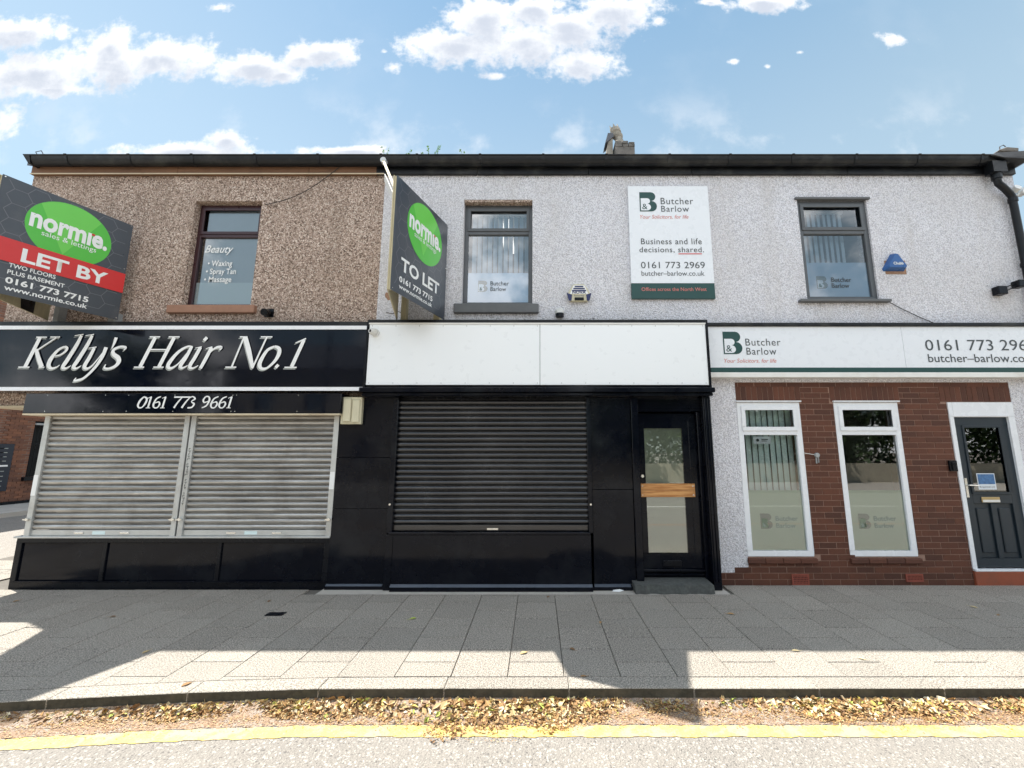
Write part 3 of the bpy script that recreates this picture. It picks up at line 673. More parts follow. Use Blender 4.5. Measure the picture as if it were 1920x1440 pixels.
# shutters
box = thing('shutter_box_x', '', '', (0, 0, 0)); bpy.data.objects.remove(box)
def shutter(bld, x0, x1, z0, z1, n, y, mat, barmat, label=None):
    pitch = (z1 - z0 - .07) / n
    bar = MB().box(x0, x1, y - .018, y + .01, z0, z0 + .068).done('roller_shutter', barmat, bld, bevel=.003)
    if label: bar['label'] = label
    me = lath_mesh(x1 - x0, pitch, mat)
    for i in range(n):
        inst('slat', me, (x0 + random.uniform(-.001, .001), y + random.uniform(-.0008, .0008), z0 + .07 + i * pitch), bar)
    return bar
sh1 = shutter(salon, -6.43, -4.655, .625, 2.16, 21, -.12, 'galvanised_steel', 'pale_steel', 'left galvanised shutter of the pair')
sh2 = shutter(salon, -4.50, -2.685, .625, 2.16, 21, -.12, 'galvanised_steel', 'pale_steel', 'right galvanised shutter of the pair')
for sx, sh in ((-6.43, sh1), (-4.50, sh2)):
    for fx in (.55, 1.13): MB().box(sx + fx, sx + fx + .12, -.147, -.139, .645, .672).done('pull_handle', 'steel_bright', sh, bevel=.004)
    MB().box(sx + .78, sx + .94, -.1405, -.1385, .64, .68).done('sticker', 'blind_teal', sh)
for a, b in ((-6.50, -6.43), (-4.655, -4.588), (-4.567, -4.50), (-2.685, -2.615)):
    gd = MB().box(a, b, -.16, -.09, .615, 2.15).done('shutter_guide', 'pale_steel', salon, bevel=.004)
    MB().tube([((a + b) / 2, -.16, .83), ((a + b) / 2, -.19, .83)], .02, 8).box((a + b) / 2 - .035, (a + b) / 2 + .035, -.2, -.188, .822, .838).done('bolt', 'steel_bright', gd)
gm = MB()
for i in range(22):
    zz = 1.72 - i * .033; w2 = .012 + .008 * math.sin(i * 2.1)
    xx = -4.534 + .003 * math.sin(i * 1.7)
    if i in (5, 11, 16): continue
    gm.box(xx - w2, xx + w2, -.163, -.161, zz - .004, zz + .002); gm.box(xx - w2 + (i % 2) * w2, xx - w2 + .005 + (i % 2) * w2, -.1635, -.161, zz - .022, zz - .005)
gm.done('graffiti_tag', 'lettering_dark', salon)
MB().box(-6.497, -6.44, -.1635, -.161, 1.12, 1.38).done('guide_sticker', 'lettering_white', salon)
MB().box(-2.68, -2.62, -.1635, -.161, 1.2, 1.42).done('guide_sticker', 'lettering_white', salon)
bx = MB().box(-6.64, -2.545, -.30, -.06, 2.165, 2.425).done('shutter_box', 'black_sign_gloss', salon, bevel=.006)
MB().box(-6.635, -2.55, -.30, -.07, 2.142, 2.163).done('box_lip', 'cream_board', bx)
for i, xx in enumerate((-6.35, -5.6, -5.3, -4.7, -3.95, -3.9, -3.1)):
    for zz in (2.19, 2.40): MB().tube([(xx, -.3, zz), (xx, -.304, zz)], .006, 6).done('screw', 'steel_bright', bx)
# stall riser: rails and three sunk panels
rs = MB(); rs.box(-6.57, -2.622, -.155, .1, .545, .60).box(-6.57, -2.622, -.155, .1, -.02, .07)
for a, b in ((-6.57, -6.50), (-5.47, -5.42), (-4.03, -3.98), (-2.69, -2.622)): rs.box(a, b, -.155, .1, .07, .545)
rs.done('stall_riser', 'black_satin', salon, bevel=.004)
for a, b in ((-6.50, -5.47), (-5.42, -4.03), (-3.98, -2.69)): MB().box(a, b, -.135, .05, .07, .545).done('riser_panel', 'black_gloss', salon)
MB().box(-6.60, -2.62, -.175, -.02, .60, .622).done('riser_sill', 'pale_steel', salon, bevel=.003)
MB().box(-6.53, -2.62, -.168, -.156, .075, .09).done('riser_bead', 'black_gloss', salon)
MB().box(-6.57, -6.54, -.154, 1.0, 0, .6).done('side_riser', 'black_satin', salon)

# salon fascia sign
fs = thing('fascia_sign', 'long glossy black fascia board with white italic salon name and white edge trims', 'shop sign', (-4.9, -.28, 2.46))
MB().box(-7.9, -2.27, -.28, -.01, 2.462, 3.33).done('board', 'black_sign_gloss', fs)
MB().box(-7.9, -2.272, -.295, -.282, 3.285, 3.335).done('trim', 'white_upvc', fs); MB().box(-7.9, -2.272, -.295, -.282, 2.46, 2.508).done('trim', 'white_upvc', fs)
MB().box(-7.9, -2.28, -.27, -.001, 3.336, 3.40).done('flashing', 'black_gutter', fs)
def stroke_mesh(strokes, ox, oy, sc, plane, depth, name, mat, parent, shift=(0, 0), grow=1.0):
    m = MB(); kk = 0
    for st in strokes:
        P = [(at(ox + p[0] / sc, oy + p[1] / sc, plane), p[2]) for p in st]
        pts = [Vector((a[0][0] + shift[0], a[0][1] + shift[1])) for a in P]; ws = [a[1] / sc / 148 * grow for a in P]
        if len(pts) > 2:                                 # Catmull-Rom
            q, qw = [], []
            for i in range(len(pts) - 1):
                a, b, c, d = pts[max(i - 1, 0)], pts[i], pts[i + 1], pts[min(i + 2, len(pts) - 1)]
                for j in range(5):
                    t = j / 5; q.append(.5 * ((2 * b) + (c - a) * t + (2 * a - 5 * b + 4 * c - d) * t * t + (3 * b - 3 * c + d - a) * t ** 3)); qw.append(ws[i] + (ws[i + 1] - ws[i]) * t)
            q.append(pts[-1]); qw.append(ws[-1]); pts, ws = q, qw
        L, Rr = [], []
        for i, p in enumerate(pts):
            d = (pts[min(i + 1, len(pts) - 1)] - pts[max(i - 1, 0)]).normalized(); n = Vector((-d.y, d.x)) * ws[i] / 2
            L.append(p + n); Rr.append(p - n)
        yy = plane - depth - kk * .00025; kk += 1
        for i in range(len(pts) - 1):
            m.face([(L[i].x, yy, L[i].y), (L[i + 1].x, yy, L[i + 1].y), (Rr[i + 1].x, yy, Rr[i + 1].y), (Rr[i].x, yy, Rr[i].y)])
    me = m.done(name, mat, parent, weld=False)
    return me
KA = {'K': [[(365, 150, 42), (185, 502, 42)], [(320, 145, 14), (450, 145, 14)], [(105, 504, 14), (240, 504, 14)], [(560, 150, 16), (330, 302, 16)], [(490, 143, 14), (605, 143, 14)], [(322, 290, 34), (350, 400, 46), (388, 500, 46)], [(350, 505, 14), (420, 505, 12)]],
      'e': [[(545, 372, 12), (620, 350, 18), (678, 305, 28), (688, 272, 28), (650, 262, 20), (570, 310, 32), (492, 410, 46), (468, 480, 46), (500, 518, 28), (560, 505, 16), (600, 478, 8)]],
      'l': [[(780, 127, 8), (885, 112, 12)], [(862, 125, 32), (800, 245, 44), (690, 420, 46), (638, 500, 42), (675, 518, 20), (735, 485, 8)]],
      'm': [[(910, 127, 8), (1012, 112, 12)], [(990, 125, 32), (928, 245, 44), (818, 420, 46), (766, 500, 42), (803, 518, 20), (860, 485, 8)]],
      'y': [[(945, 277, 8), (1040, 263, 14)], [(1015, 275, 34), (955, 390, 42), (898, 490, 44), (925, 520, 26), (985, 490, 18), (1070, 390, 12), (1130, 310, 10)], [(1158, 265, 42), (1115, 370, 40), (1045, 480, 34), (960, 575, 28), (880, 640, 26), (810, 662, 26), (768, 668, 14)], [(768, 668, 14), (798, 632, 12)]],
      'q': [[(1278, 148, 38), (1258, 210, 28), (1225, 282, 8)]],
      's': [[(1370, 300, 10), (1392, 268, 26), (1330, 258, 22), (1248, 295, 32), (1245, 345, 42), (1300, 392, 50), (1308, 440, 46), (1265, 492, 34), (1190, 520, 22), (1135, 512, 22), (1152, 470, 10)]]}
KB = {'H': [[(280, 125, 34), (130, 415, 34)], [(225, 118, 12), (330, 118, 12)], [(68, 420, 12), (170, 420, 12)], [(470, 125, 34), (318, 415, 34)], [(415, 118, 12), (525, 118, 12)], [(262, 420, 12), (365, 420, 12)], [(220, 245, 12), (400, 245, 12)]],
      'a': [[(655, 218, 14), (600, 215, 18), (510, 270, 28), (428, 365, 36), (408, 412, 34), (440, 430, 22), (510, 385, 12), (600, 275, 8)], [(645, 215, 28), (585, 325, 34), (533, 405, 34), (555, 427, 18), (605, 403, 6)]],
      'i': [[(680, 230, 6), (745, 216, 10)], [(732, 222, 32), (675, 325, 34), (625, 410, 34), (655, 430, 16), (710, 403, 6)], [(798, 122, 30), (768, 154, 30)]],
      'r': [[(785, 236, 6), (850, 216, 10)], [(842, 222, 30), (790, 325, 34), (730, 432, 30)], [(795, 315, 10), (850, 250, 14), (900, 222, 24), (938, 222, 28), (925, 248, 14)]],
      'N': [[(1165, 125, 14), (1045, 415, 16)], [(980, 420, 12), (1090, 420, 12)], [(1125, 118, 12), (1200, 118, 12)], [(1178, 118, 42), (1215, 260, 46), (1252, 425, 30)], [(1395, 120, 15), (1250, 432, 15)], [(1335, 118, 12), (1450, 118, 12)]],
      'o': [[(1470, 214, 20), (1400, 250, 26), (1338, 345, 36), (1322, 402, 36), (1345, 434, 24), (1400, 425, 18), (1472, 360, 28), (1516, 285, 36), (1515, 232, 32), (1470, 213, 20)]],
      '.': [[(1510, 395, 28), (1482, 425, 28)]],
      '1': [[(1680, 178, 8), (1785, 134, 14)], [(1765, 148, 32), (1642, 415, 34)], [(1570, 422, 12), (1692, 422, 12)]]}
allA = [s for g_ in KA.values() for s in g_]; allB = [s for g_ in KB.values() for s in g_]
for (ss, ox, sc) in ((allA, 20, 6.4), (allB, 240, 5.333)):
    stroke_mesh(ss, ox, 610, sc, -.28, .004, 'letter_shade', 'lettering_shade', fs, (-.016, -.020), .9)
for key, d_, ox, sc in [(k_, KA, 20, 6.4) for k_ in KA] + [(k_, KB, 240, 5.333) for k_ in KB]:
    stroke_mesh(d_[key], ox, 610, sc, -.28, .012, 'letter', 'lettering_white', fs, (0, 0), 1.12)
DG = {'0': [[(70, 5, 12), (32, 42, 20), (10, 88, 20), (22, 114, 14), (55, 106, 12), (88, 62, 20), (98, 22, 20), (70, 4, 12)]],
      '1': [[(12, 20, 6), (52, 4, 9)], [(47, 6, 18), (14, 112, 18)], [(-8, 116, 7), (36, 116, 7)]],
      '6': [[(88, 3, 10), (42, 25, 15), (12, 80, 20), (17, 111, 14), (46, 114, 12), (72, 82, 18), (64, 56, 14), (26, 68, 8)]],
      '7': [[(14, 8, 15), (100, 8, 12)], [(96, 8, 10), (50, 60, 15), (10, 116, 20)]],
      '3': [[(26, 17, 8), (60, 3, 12), (82, 25, 18), (46, 53, 8), (72, 76, 20), (50, 109, 15), (6, 116, 14)]]}
DG['9'] = [[(90 - x_, 118 - y_, w_) for x_, y_, w_ in s] for s in DG['6']]
st = []
for ch, x_ in zip('01617739661', (92, 188, 246, 333, 452, 530, 592, 740, 822, 905, 995)):
    st += [[(a + x_, b + 710, w_) for a, b, w_ in s] for s in DG[ch]]
stroke_mesh(st, 240, 610, 5.333, -.30, .0035, 'phone_number', 'lettering_white', bx)
tag(MB().box(-2.565, -2.30, -.235, -.165, 2.03, 2.385).box(-2.53, -2.43, -.262, -.236, 2.06, 2.36).box(-2.42, -2.32, -.25, -.236, 2.05, 2.35).done('meter_box', 'cream_plastic', bevel=.008), 'weathered cream electrical box below the fascias between salon and black shopfront', 'electrical box')

# ------------------------------------------------------------------ vacant shop (middle)
shop = thing('shop_building', 'middle white pebbledashed building over an empty glossy black shopfront with blank white fascia', 'building', (0, 0, 0))
XR = 2.29
wallgrid(MB(), XM, XR, 2.30, 5.86, 0, .25, [(-1.085, -.075, 3.74, 5.36)]).done('wall', 'white_pebbledash', shop)
MB().box(XM, XR, 7.9, 8.1, -.2, 5.86).done('rear_wall', 'white_pebbledash', shop)
MB().box(XM, XR, .26, .45, -.1, 2.28).done('inner_wall', 'dark_room', shop)
room(shop, -2.2, 1.9, 2.9, 5.7, .26, 3.4)
w2 = window(shop, -1.085, -.075, 3.745, 5.32, 4.885, .10, 'grey_frame', .06, blinds=(-1.0, -.14, 4.15, 5.24, 'blind_fabric', .85), film=(3.81, 4.27), label='grey framed window upstairs with frosted solicitors logo')
fit_logo(w2, .0 + .135, -.87, 3.98, .17, 'lettering_dark', 'logo_green', 'blind_fabric')
text('lettering', 'Butcher', 'lettering_dark', w2, (-.69, .125, 4.075), .27, .062); text('lettering', 'Barlow', 'lettering_dark', w2, (-.69, .125, 3.99), .23, .062)
lt = MB().box(-.66, -.60, 1.0, 2.2, 5.60, 5.64).box(-.52, -.46, 1.0, 2.2, 5.60, 5.64).done('ceiling_light', 'lamp_tube', shop)
MB().box(-1.18, .015, -.06, .10, 3.60, 3.735).done('sill', 'grey_sill', shop, bevel=.008)
MB().box(-1.08, -.08, .005, .10, 5.325, 5.357).done('reveal', 'brown_pebbledash', shop)
gutter(shop, XM, XR)
for a, b in ((XM - .12, -.9), (-.895, .75), (.755, XR)): MB().box(a, b, -.05, -.002, 5.745, 5.935).done('fascia_timber', 'black_gutter', shop, bevel=.004)
roofpart(shop, XM, XR)
# chimney on the ridge
ch = MB().box(2.0, 2.5, 3.95, 4.45, 8.0, 9.42).done('chimney', 'weathered_stone', shop, bevel=.02)
cap = MB()
for i in range(3):
    for j in range(2): cap.box(2.02 + i * .165 + random.uniform(-.01, .01), 2.175 + i * .165, 3.98 + random.uniform(-.03, .02), 4.45, 9.421 + j * .10, 9.515 + j * .10 + random.uniform(-.02, .015) - (.05 if i == 2 and j else 0))
cap.done('chimney_cap', 'weathered_stone', ch, bevel=.012)
def lathe(cx_, cy_, prof, n=18):
    m = MB()
    for (r0, z0), (r1, z1) in zip(prof, prof[1:]):
        for i in range(n):
            a, b = 2 * math.pi * i / n, 2 * math.pi * (i + 1) / n
            m.face([(cx_ + r0 * math.cos(a), cy_ + r0 * math.sin(a), z0), (cx_ + r0 * math.cos(b), cy_ + r0 * math.sin(b), z0), (cx_ + r1 * math.cos(b), cy_ + r1 * math.sin(b), z1), (cx_ + r1 * math.cos(a), cy_ + r1 * math.sin(a), z1)])
    return m
pot = lathe(2.15, 4.2, [(.0, 9.6), (.15, 9.6), (.135, 9.68), (.105, 9.78), (.10, 9.85), (.13, 9.88), (.14, 9.93), (.105, 9.96), (.11, 10.0), (.135, 10.02), (.135, 10.11), (.12, 10.12), (.09, 10.12), (.08, 10.0), (0, 10.0)])
for i in range(6):
    a = i * math.pi / 3 + .2; pot.prism([(2.15 + .125 * math.cos(a - .25), 4.2 + .125 * math.sin(a - .25), 10.11), (2.15 + .125 * math.cos(a + .25), 4.2 + .125 * math.sin(a + .25), 10.11), (2.15 + .118 * math.cos(a), 4.2 + .118 * math.sin(a), 10.21)], (-.02 * math.cos(a), -.02 * math.sin(a), 0))
pot.v = [(x - max(0, z - 9.75) * .32 + .02, y, z) for x, y, z in pot.v]
pot.done('chimney_pot', 'pot_clay', ch, smooth=True, weld=True)
MB().prism([(1.78, 4.1, 9.3), (1.96, 4.1, 9.3), (1.97, 4.1, 9.82), (1.87, 4.1, 9.84)], (0, .3, 0)).done('broken_stack', 'pot_clay', ch)
MB().prism([(1.76, 4.06, 9.60), (1.99, 4.06, 9.80), (1.98, 4.06, 9.90), (1.84, 4.06, 9.90)], (0, .38, 0)).done('lead_cowl', 'roof_slate', ch)
# blank white fascia sign
wsg = thing('fascia_sign', 'blank bright white two panel fascia board above the black shopfront', 'shop sign', (0, -.30, 2.5))
MB().box(-2.245, 2.235, -.285, -.01, 2.50, 3.36).done('backing', 'black_gloss', wsg)
MB().box(-2.238, .028, -.30, -.287, 2.535, 3.352).done('panel', 'white_panel', wsg, bevel=.002); MB().box(.034, 2.232, -.30, -.287, 2.535, 3.352).done('panel', 'white_panel', wsg, bevel=.002)
MB().box(-2.245, 2.237, -.31, -.288, 3.354, 3.372).done('trim', 'white_paint', wsg); MB().box(-2.27, -2.246, -.312, -.05, 2.49, 3.37).done('edge_trim', 'black_satin', wsg); MB().box(2.236, 2.262, -.312, -.02, 2.49, 3.38).done('edge_trim', 'black_satin', wsg)
MB().box(-2.27, 2.27, -.30, -.001, 3.374, 3.42).done('flashing', 'black_gutter', wsg, bevel=.008)
for i in range(15):
    for zz in (2.56, 3.33):
        xx = -2.2 + i * .314; MB().tube([(xx, -.3, zz), (xx, -.3025, zz)], .006, 6).done('screw', 'grey_timber', wsg)
# shopfront carpentry
MB().box(-2.30, 2.285, -.36, -.05, 2.432, 2.495).box(-2.28, 2.27, -.32, -.05, 2.39, 2.43).done('cornice', 'black_gloss', shop, bevel=.008)
for z0_, z1_ in ((.625, .955), (.96, 1.60), (1.605, 2.389)): MB().box(-2.625, -1.905, -.155 - .002, .1, z0_ if z0_ > .63 else .06, z1_).done('side_panel', 'black_gloss', shop, bevel=.0015)
MB().box(-2.626, -1.9, -.20, .1, -.02, .04).done('plinth', 'black_gloss', shop)
MB().prism([(-2.62, -.20, .0402), (-2.62, -.17, .0572), (-2.62, -.158, .0572), (-2.62, -.158, .0402)], (.70, 0, 0)).done('plinth_ledge', 'ledge_sky_sheen', shop)
for a, b in ((-1.90, -1.83), (.64, .70)):
    gd = MB().box(a, b, -.21, -.08, .665, 2.388).done('shutter_guide', 'black_gloss', shop, bevel=.006)
    MB().tube([((a + b) / 2, -.21, 1.02), ((a + b) / 2, -.235, 1.02)], .013, 8).done('bolt', 'steel_bright', gd)
shm = shutter(shop, -1.828, .638, .69, 2.36, 23, -.14, 'black_shutter', 'black_shutter', 'black painted shutter covering the window of the empty shop')
MB().box(-.64, -.50, -.17, -.16, .70, .722).done('pull_handle', 'steel_bright', shm)
MB().box(-1.83, .64, -.10, .1, 2.362, 2.389).done('shutter_head', 'black_gloss', shop)
MB().box(-1.86, .66, -.245, .1, .655, .684).done('sill', 'black_gloss', shop, bevel=.004)
MB().box(-1.80, .665, -.235, .1, .075, .653).done('riser_panel', 'black_gloss', shop, bevel=.003)
MB().box(-1.899, -1.803, -.225, .1, -.02, .652).done('riser_post', 'black_gloss', shop, bevel=.003)
MB().box(-1.80, .675, -.275, .1, -.02, .05).done('plinth', 'black_gloss', shop)
MB().prism([(-1.80, -.275, .0502), (-1.80, -.238, .0742), (-1.80, -.22, .0742), (-1.80, -.22, .0502)], (2.47, 0, 0)).done('plinth_ledge', 'ledge_sky_sheen', shop)
MB().box(.703, 1.225, -.165, .1, .06, 1.195).box(.703, 1.225, -.165, .1, 1.199, 2.388).done('side_panel', 'black_gloss', shop, bevel=.003)
MB().box(.68, 1.165, -.23, .1, -.02, .04).done('plinth', 'black_gloss', shop)
MB().prism([(.70, -.23, .0402), (.70, -.18, .0592), (.70, -.166, .0592), (.70, -.166, .0402)], (.45, 0, 0)).done('plinth_ledge', 'ledge_sky_sheen', shop)
MB().box(1.228, 1.32, -.20, .1, .10, 2.388).box(2.115, 2.16, -.12, .1, .0, 2.20).done('door_frame', 'black_gloss', shop, bevel=.006)
MB().box(2.162, 2.262, -.235, .1, 0, 2.388).box(2.178, 2.21, -.25, -.236, .1, 2.37).box(2.218, 2.25, -.25, -.236, .1, 2.37).done('pilaster', 'black_gloss', shop, bevel=.005)
ov = MB()
for i in range(5): ov.box(1.322, 2.16, -.13 - .006 * (i % 2), .1, 2.205 + i * .037, 2.205 + i * .037 + .034)
ov.done('overdoor_panel', 'black_gloss', shop)
dr = ringframe(MB(), 1.322, 2.113, .105, 2.185, .10, -.06, -.015, .29).done('door', 'black_gloss', shop, bevel=.005)
dr['label'] = 'black door with tall glass and a plank across it'
# redo proportions: wider top rail
MB().box(1.423, 2.012, -.055, -.02, 1.985, 2.084).done('top_rail', 'black_gloss', dr)
MB().box(1.93, 2.012, -.056, -.02, .396, 1.984).done('lock_stile', 'black_gloss', dr)
MB().box(1.424, 1.929, -.045, -.041, .397, 1.983).done('pane', 'street_window_glass', dr)
MB().box(1.42, 1.935, -.02, -.016, .39, 1.99).done('paper_screen', 'pale_paper', dr)
pk = MB().box(1.345, 2.05, -.088, -.062, 1.095, 1.265).done('plank', 'orange_plank', dr, bevel=.003)
MB().box(1.345, 2.05, -.0885, -.0882, 1.176, 1.1785).done('plank_groove', 'brown_fascia_timber', dr)
for a in (1.365, 2.02, 2.03):
    for b in (1.12, 1.235): MB().tube([(a, -.088, b), (a, -.092, b)], .007, 8).done('screw', 'steel_bright', dr)
MB().tube([(1.375, -.06, 1.36), (1.375, -.085, 1.36)], .02, 12).done('lock', 'steel_bright', dr)
MB().box(1.60, 1.83, -.072, -.06, .24, .31).done('letterbox', 'black_satin', dr, bevel=.004)
MB().box(1.322, 2.113, -.09, -.061, .135, .16).box(1.322, 2.113, -.11, -.061, .185, .21).done('weather_bar', 'black_gloss', dr, bevel=.004)
m = MB()
sx0, sx1 = 1.17, 2.12; nn = 16
top = []
for i in range(nn + 1):
    xx = sx0 + (sx1 - sx0) * i / nn; top.append((xx, -.335 + random.uniform(-.012, .012), random.uniform(.088, .10)))
for a, b in zip(top, top[1:]):
    m.face([(a[0], a[1] - .02, 0), (b[0], b[1] - .02, 0), b, a]); m.face([a, b, (b[0], -.05, .104), (a[0], -.05, .104)])
m.face([(sx0, -.35, 0), top[0], (sx0, -.05, .104), (sx0, -.05, 0)]).face([(sx1, -.35, 0), (sx1, -.05, 0), (sx1, -.05, .104), top[-1]])
m.done('doorstep', 'concrete_step', shop, weld=True)
# damaged strip of render with exposed brick at the joint of the two walls
for (cx_, cz_, r_) in ((-2.12, 3.86, .075), (-2.03, 3.80, .05), (-2.1, 5.0, .05)):
    pts = []
    for i in range(11):
        a = 2 * math.pi * i / 11; rr = r_ * random.uniform(.6, 1.2); pts.append((cx_ + rr * math.cos(a) * .8, -.003, cz_ + rr * math.sin(a)))
    MB().prism(pts, (0, .0025, 0)).done('exposed_patch', 'exposed_brick', shop)
cable('crack', [(-2.14, -.001, 3.62), (-2.05, -.001, 3.60), (-1.98, -.001, 3.64), (-1.92, -.001, 3.61), (-1.88, -.001, 3.66)], .006, shop)
def runs(bld, x0, x1, ztop, mat, n, seed):
    rg = random.Random(seed); m = MB()
    for i in range(n):
        x = rg.uniform(x0, x1); l = rg.uniform(.02, .13); k = int(l / .006)
        for j in range(k):
            if rg.random() < .35 + .5 * j / k: continue
            r_ = rg.uniform(.0015, .0035); cx_, cz_ = x + rg.gauss(0, .004), ztop - j * .006
            m.face([(cx_ - r_, -.0035, cz_), (cx_, -.0035, cz_ - r_ * 1.6), (cx_ + r_, -.0035, cz_), (cx_, -.0035, cz_ + r_ * 1.6)])
    stuff(m.done('rain_stain', mat, bld))
runs(shop, -1.17, .01, 3.595, 'moss_stain', 60, 3); runs(salon, -5.2, -3.98, 3.59, 'wire_dark', 40, 4)
runs(shop, -1.9, 2.28, 5.74, 'moss_stain', 150, 5); runs(salon, -7.4, -2.4, 5.73, 'wire_dark', 120, 6)
# mossy stains above the fascia
for (cx_, wd, ht) in ((.72, .22, .10), (1.22, .35, .10), (1.6, .25, .05), (.45, .12, .05)):
    m = MB()
    for i in range(900):
        xx = cx_ + random.gauss(0, wd * .55); zz = 3.42 + random.expovariate(1 / (ht * .30)); r_ = random.uniform(.002, .006)
        a = random.random() * 6; m.face([(xx + r_ * math.cos(a + q), -.004 - random.random() * .003, zz + r_ * math.sin(a + q)) for q in (0, 1.3, 2.6, 3.9, 5.2)])
    stuff(m.done('moss', 'moss_stain', shop))

# ------------------------------------------------------------------ solicitors' office (right)
off = thing('office_building', 'right hand white pebbledashed building with brown brick ground floor, tall white windows and anthracite door', 'building', (4.7, 0, 0))
XE = 7.10
mb = wallgrid(MB(), XR, XE, 2.62, 5.86, 0, .25, [(3.836, 4.86, 3.80, 5.36)])
mb.box(XR, 2.71, 0, .25, .145, 2.62).box(6.475, XE, 0, .25, -.1, 2.62).box(XE - .25, XE, .25, 8, -.1, 5.86)
mb.done('wall', 'white_pebbledash', off)
MB().box(XR, XE, 7.9, 8.1, -.2, 5.86).done('rear_wall', 'white_pebbledash', off)
room(off, 3.0, 6.5, 2.9, 5.7, .26, 3.4); room(off, 2.5, 5.3, .0, 2.55, .26, 3.0, 'room_wall'); room(off, 5.35, 6.9, .0, 2.55, .26, 4.0, 'dark_room')
w3 = window(off, 3.836, 4.86, 3.80, 5.35, 4.86, .03, 'grey_frame', .065, blinds=(3.91, 4.64, 4.35, 5.25, 'blind_fabric', .5), film=(3.87, 4.40), label='grey framed window at the right with vertical blinds and frosted logo')
fit_logo(w3, .065, 4.04, 4.0, .19, inner='blind_fabric')
text('lettering', 'Butcher', 'lettering_dark', w3, (4.25, .055, 4.10), .29, .068); text('lettering', 'Barlow', 'lettering_dark', w3, (4.25, .055, 4.01), .25, .068)
MB().box(3.80, 4.90, -.035, .03, 5.352, 5.385).done('drip_moulding', 'grey_sill', off, bevel=.004); MB().box(3.70, 4.98, -.07, .03, 3.76, 3.798).done('sill', 'grey_sill', off, bevel=.006)
gutter(off, XR, XE - .2)
for a, b in ((XR + .005, 4.6), (4.605, XE)): MB().box(a, b, -.05, -.002, 5.745, 5.935).done('fascia_timber', 'black_gutter', off, bevel=.004)
roofpart(off, XR, XE)
# weathered corbel stones at the eaves corner
m = MB(); m.prism([(6.58, -.22, 5.93), (6.75, -.24, 5.86), (7.1, -.24, 5.84), (7.22, -.24, 5.90), (7.24, -.24, 5.97), (7.08, -.22, 6.0), (6.7, -.2, 5.985)], (0, .3, 0))
m.done('corbel', 'black_gutter', off, bevel=.012)
MB().prism([(6.78, -.2, 6.0), (7.02, -.2, 6.0), (7.03, -.2, 6.06), (6.86, -.2, 6.075), (6.74, -.2, 6.03)], (0, .28, 0)).done('corbel', 'weathered_stone', off, bevel=.01)
MB().tube([(6.86, -.1, 6.06), (6.87, -.1, 6.15), (6.93, -.1, 6.18), (6.96, -.1, 6.15)], .006, 5).done('roof_wire', 'wire_dark', off)
dp = MB(); dp.box(6.60, 6.80, -.20, -.07, 5.68, 5.85); dp.tube([(6.70, -.13, 5.70), (6.70, -.13, 5.60)], .06, 12)
dp.tube([(6.70, -.13, 5.62), (6.71, -.13, 5.53), (6.78, -.12, 5.48), (6.88, -.09, 5.42), (6.93, -.08, 5.36), (6.935, -.08, 5.2), (6.935, -.08, -.05)], .045, 12)
for zz in (5.30, 4.3, 2.9, 1.2): dp.tube([(6.935, -.08, zz - .03), (6.935, -.08, zz + .03)], .055, 12)
dp.done('downpipe', 'black_gutter', off, smooth=True)
cable('cable', [(4.97, -.02, 3.77), (5.15, -.02, 3.66), (5.4, -.02, 3.53), (5.6, -.02, 3.44)], .006, off)
# ground floor brickwork
openings = [(2.71, 3.575, .335, 2.345), (4.035, 4.915, .335, 2.345), (5.585, 6.475, -.1, 2.345)]
back = wallgrid(MB(), 2.712, 6.473, -.1, 2.618, .0045, .25, openings); back.box(XR, 2.711, .0045, .25, -.1, .14)
brw = back.done('brick_wall', 'brick_mortar', off)
bmx = MB().box(0, 1, 0, .1, 0, 1).done('b', 'red_brown_brick', bevel=0); brick_me = bmx.data; bpy.data.objects.remove(bmx); brick_me.name = 'brick'
bm = bmesh.new(); bm.from_mesh(brick_me)
bmesh.ops.bevel(bm, geom=[e for e in bm.edges if all(v.co.y < .001 for v in e.verts)], offset=.008, segments=1, affect='EDGES'); bm.to_mesh(brick_me); bm.free()
soldier = [(2.71, 3.60), (4.0, 4.95), (5.50, 6.475)]
def put_brick(par, a, b, z0, z1):
    inst('brick', brick_me, (a + .004, random.uniform(-.0025, .0015), z0 + .004), par, (b - a - .008, 1, z1 - z0 - .008))
row = 0; z = -.012
while z < 2.60:
    z1 = min(z + .0753, 2.616)
    if z1 - z < .03: break
    spans = [(2.712, 6.473)] if z > .14 else [(2.295, 6.473)]
    cuts = [(o[0], o[1]) for o in openings if z + .03 > o[2] and z + .03 < o[3]]
    if 2.33 < z + .03 < 2.56: cuts += soldier
    res = []
    for a, b in spans:
        segs = [(a, b)]
        for c, d in cuts:
            ns = []
            for s0, s1 in segs:
                if d <= s0 or c >= s1: ns.append((s0, s1)); continue
                if c > s0: ns.append((s0, c))
                if d < s1: ns.append((d, s1))
            segs = ns
        res += segs
    for a, b in res:
        x = 2.30 - .225 * 2 + (.1125 if row % 2 else 0)
        while x < b:
            l, r_ = max(x, a), min(x + .225, b)
            if r_ - l > .02:
                if .26 < z < .33 and any(o[0] - .02 < (l + r_) / 2 < o[1] + .03 for o in openings[:2]): pass
                else: put_brick(brw, l, r_, z, z1)
            x += .225
    z += .0753; row += 1
for a, b in soldier:
    n = round((b - a) / .075)
    for i in range(n): put_brick(brw, a + (b - a) * i / n, a + (b - a) * (i + 1) / n, 2.347, 2.565)
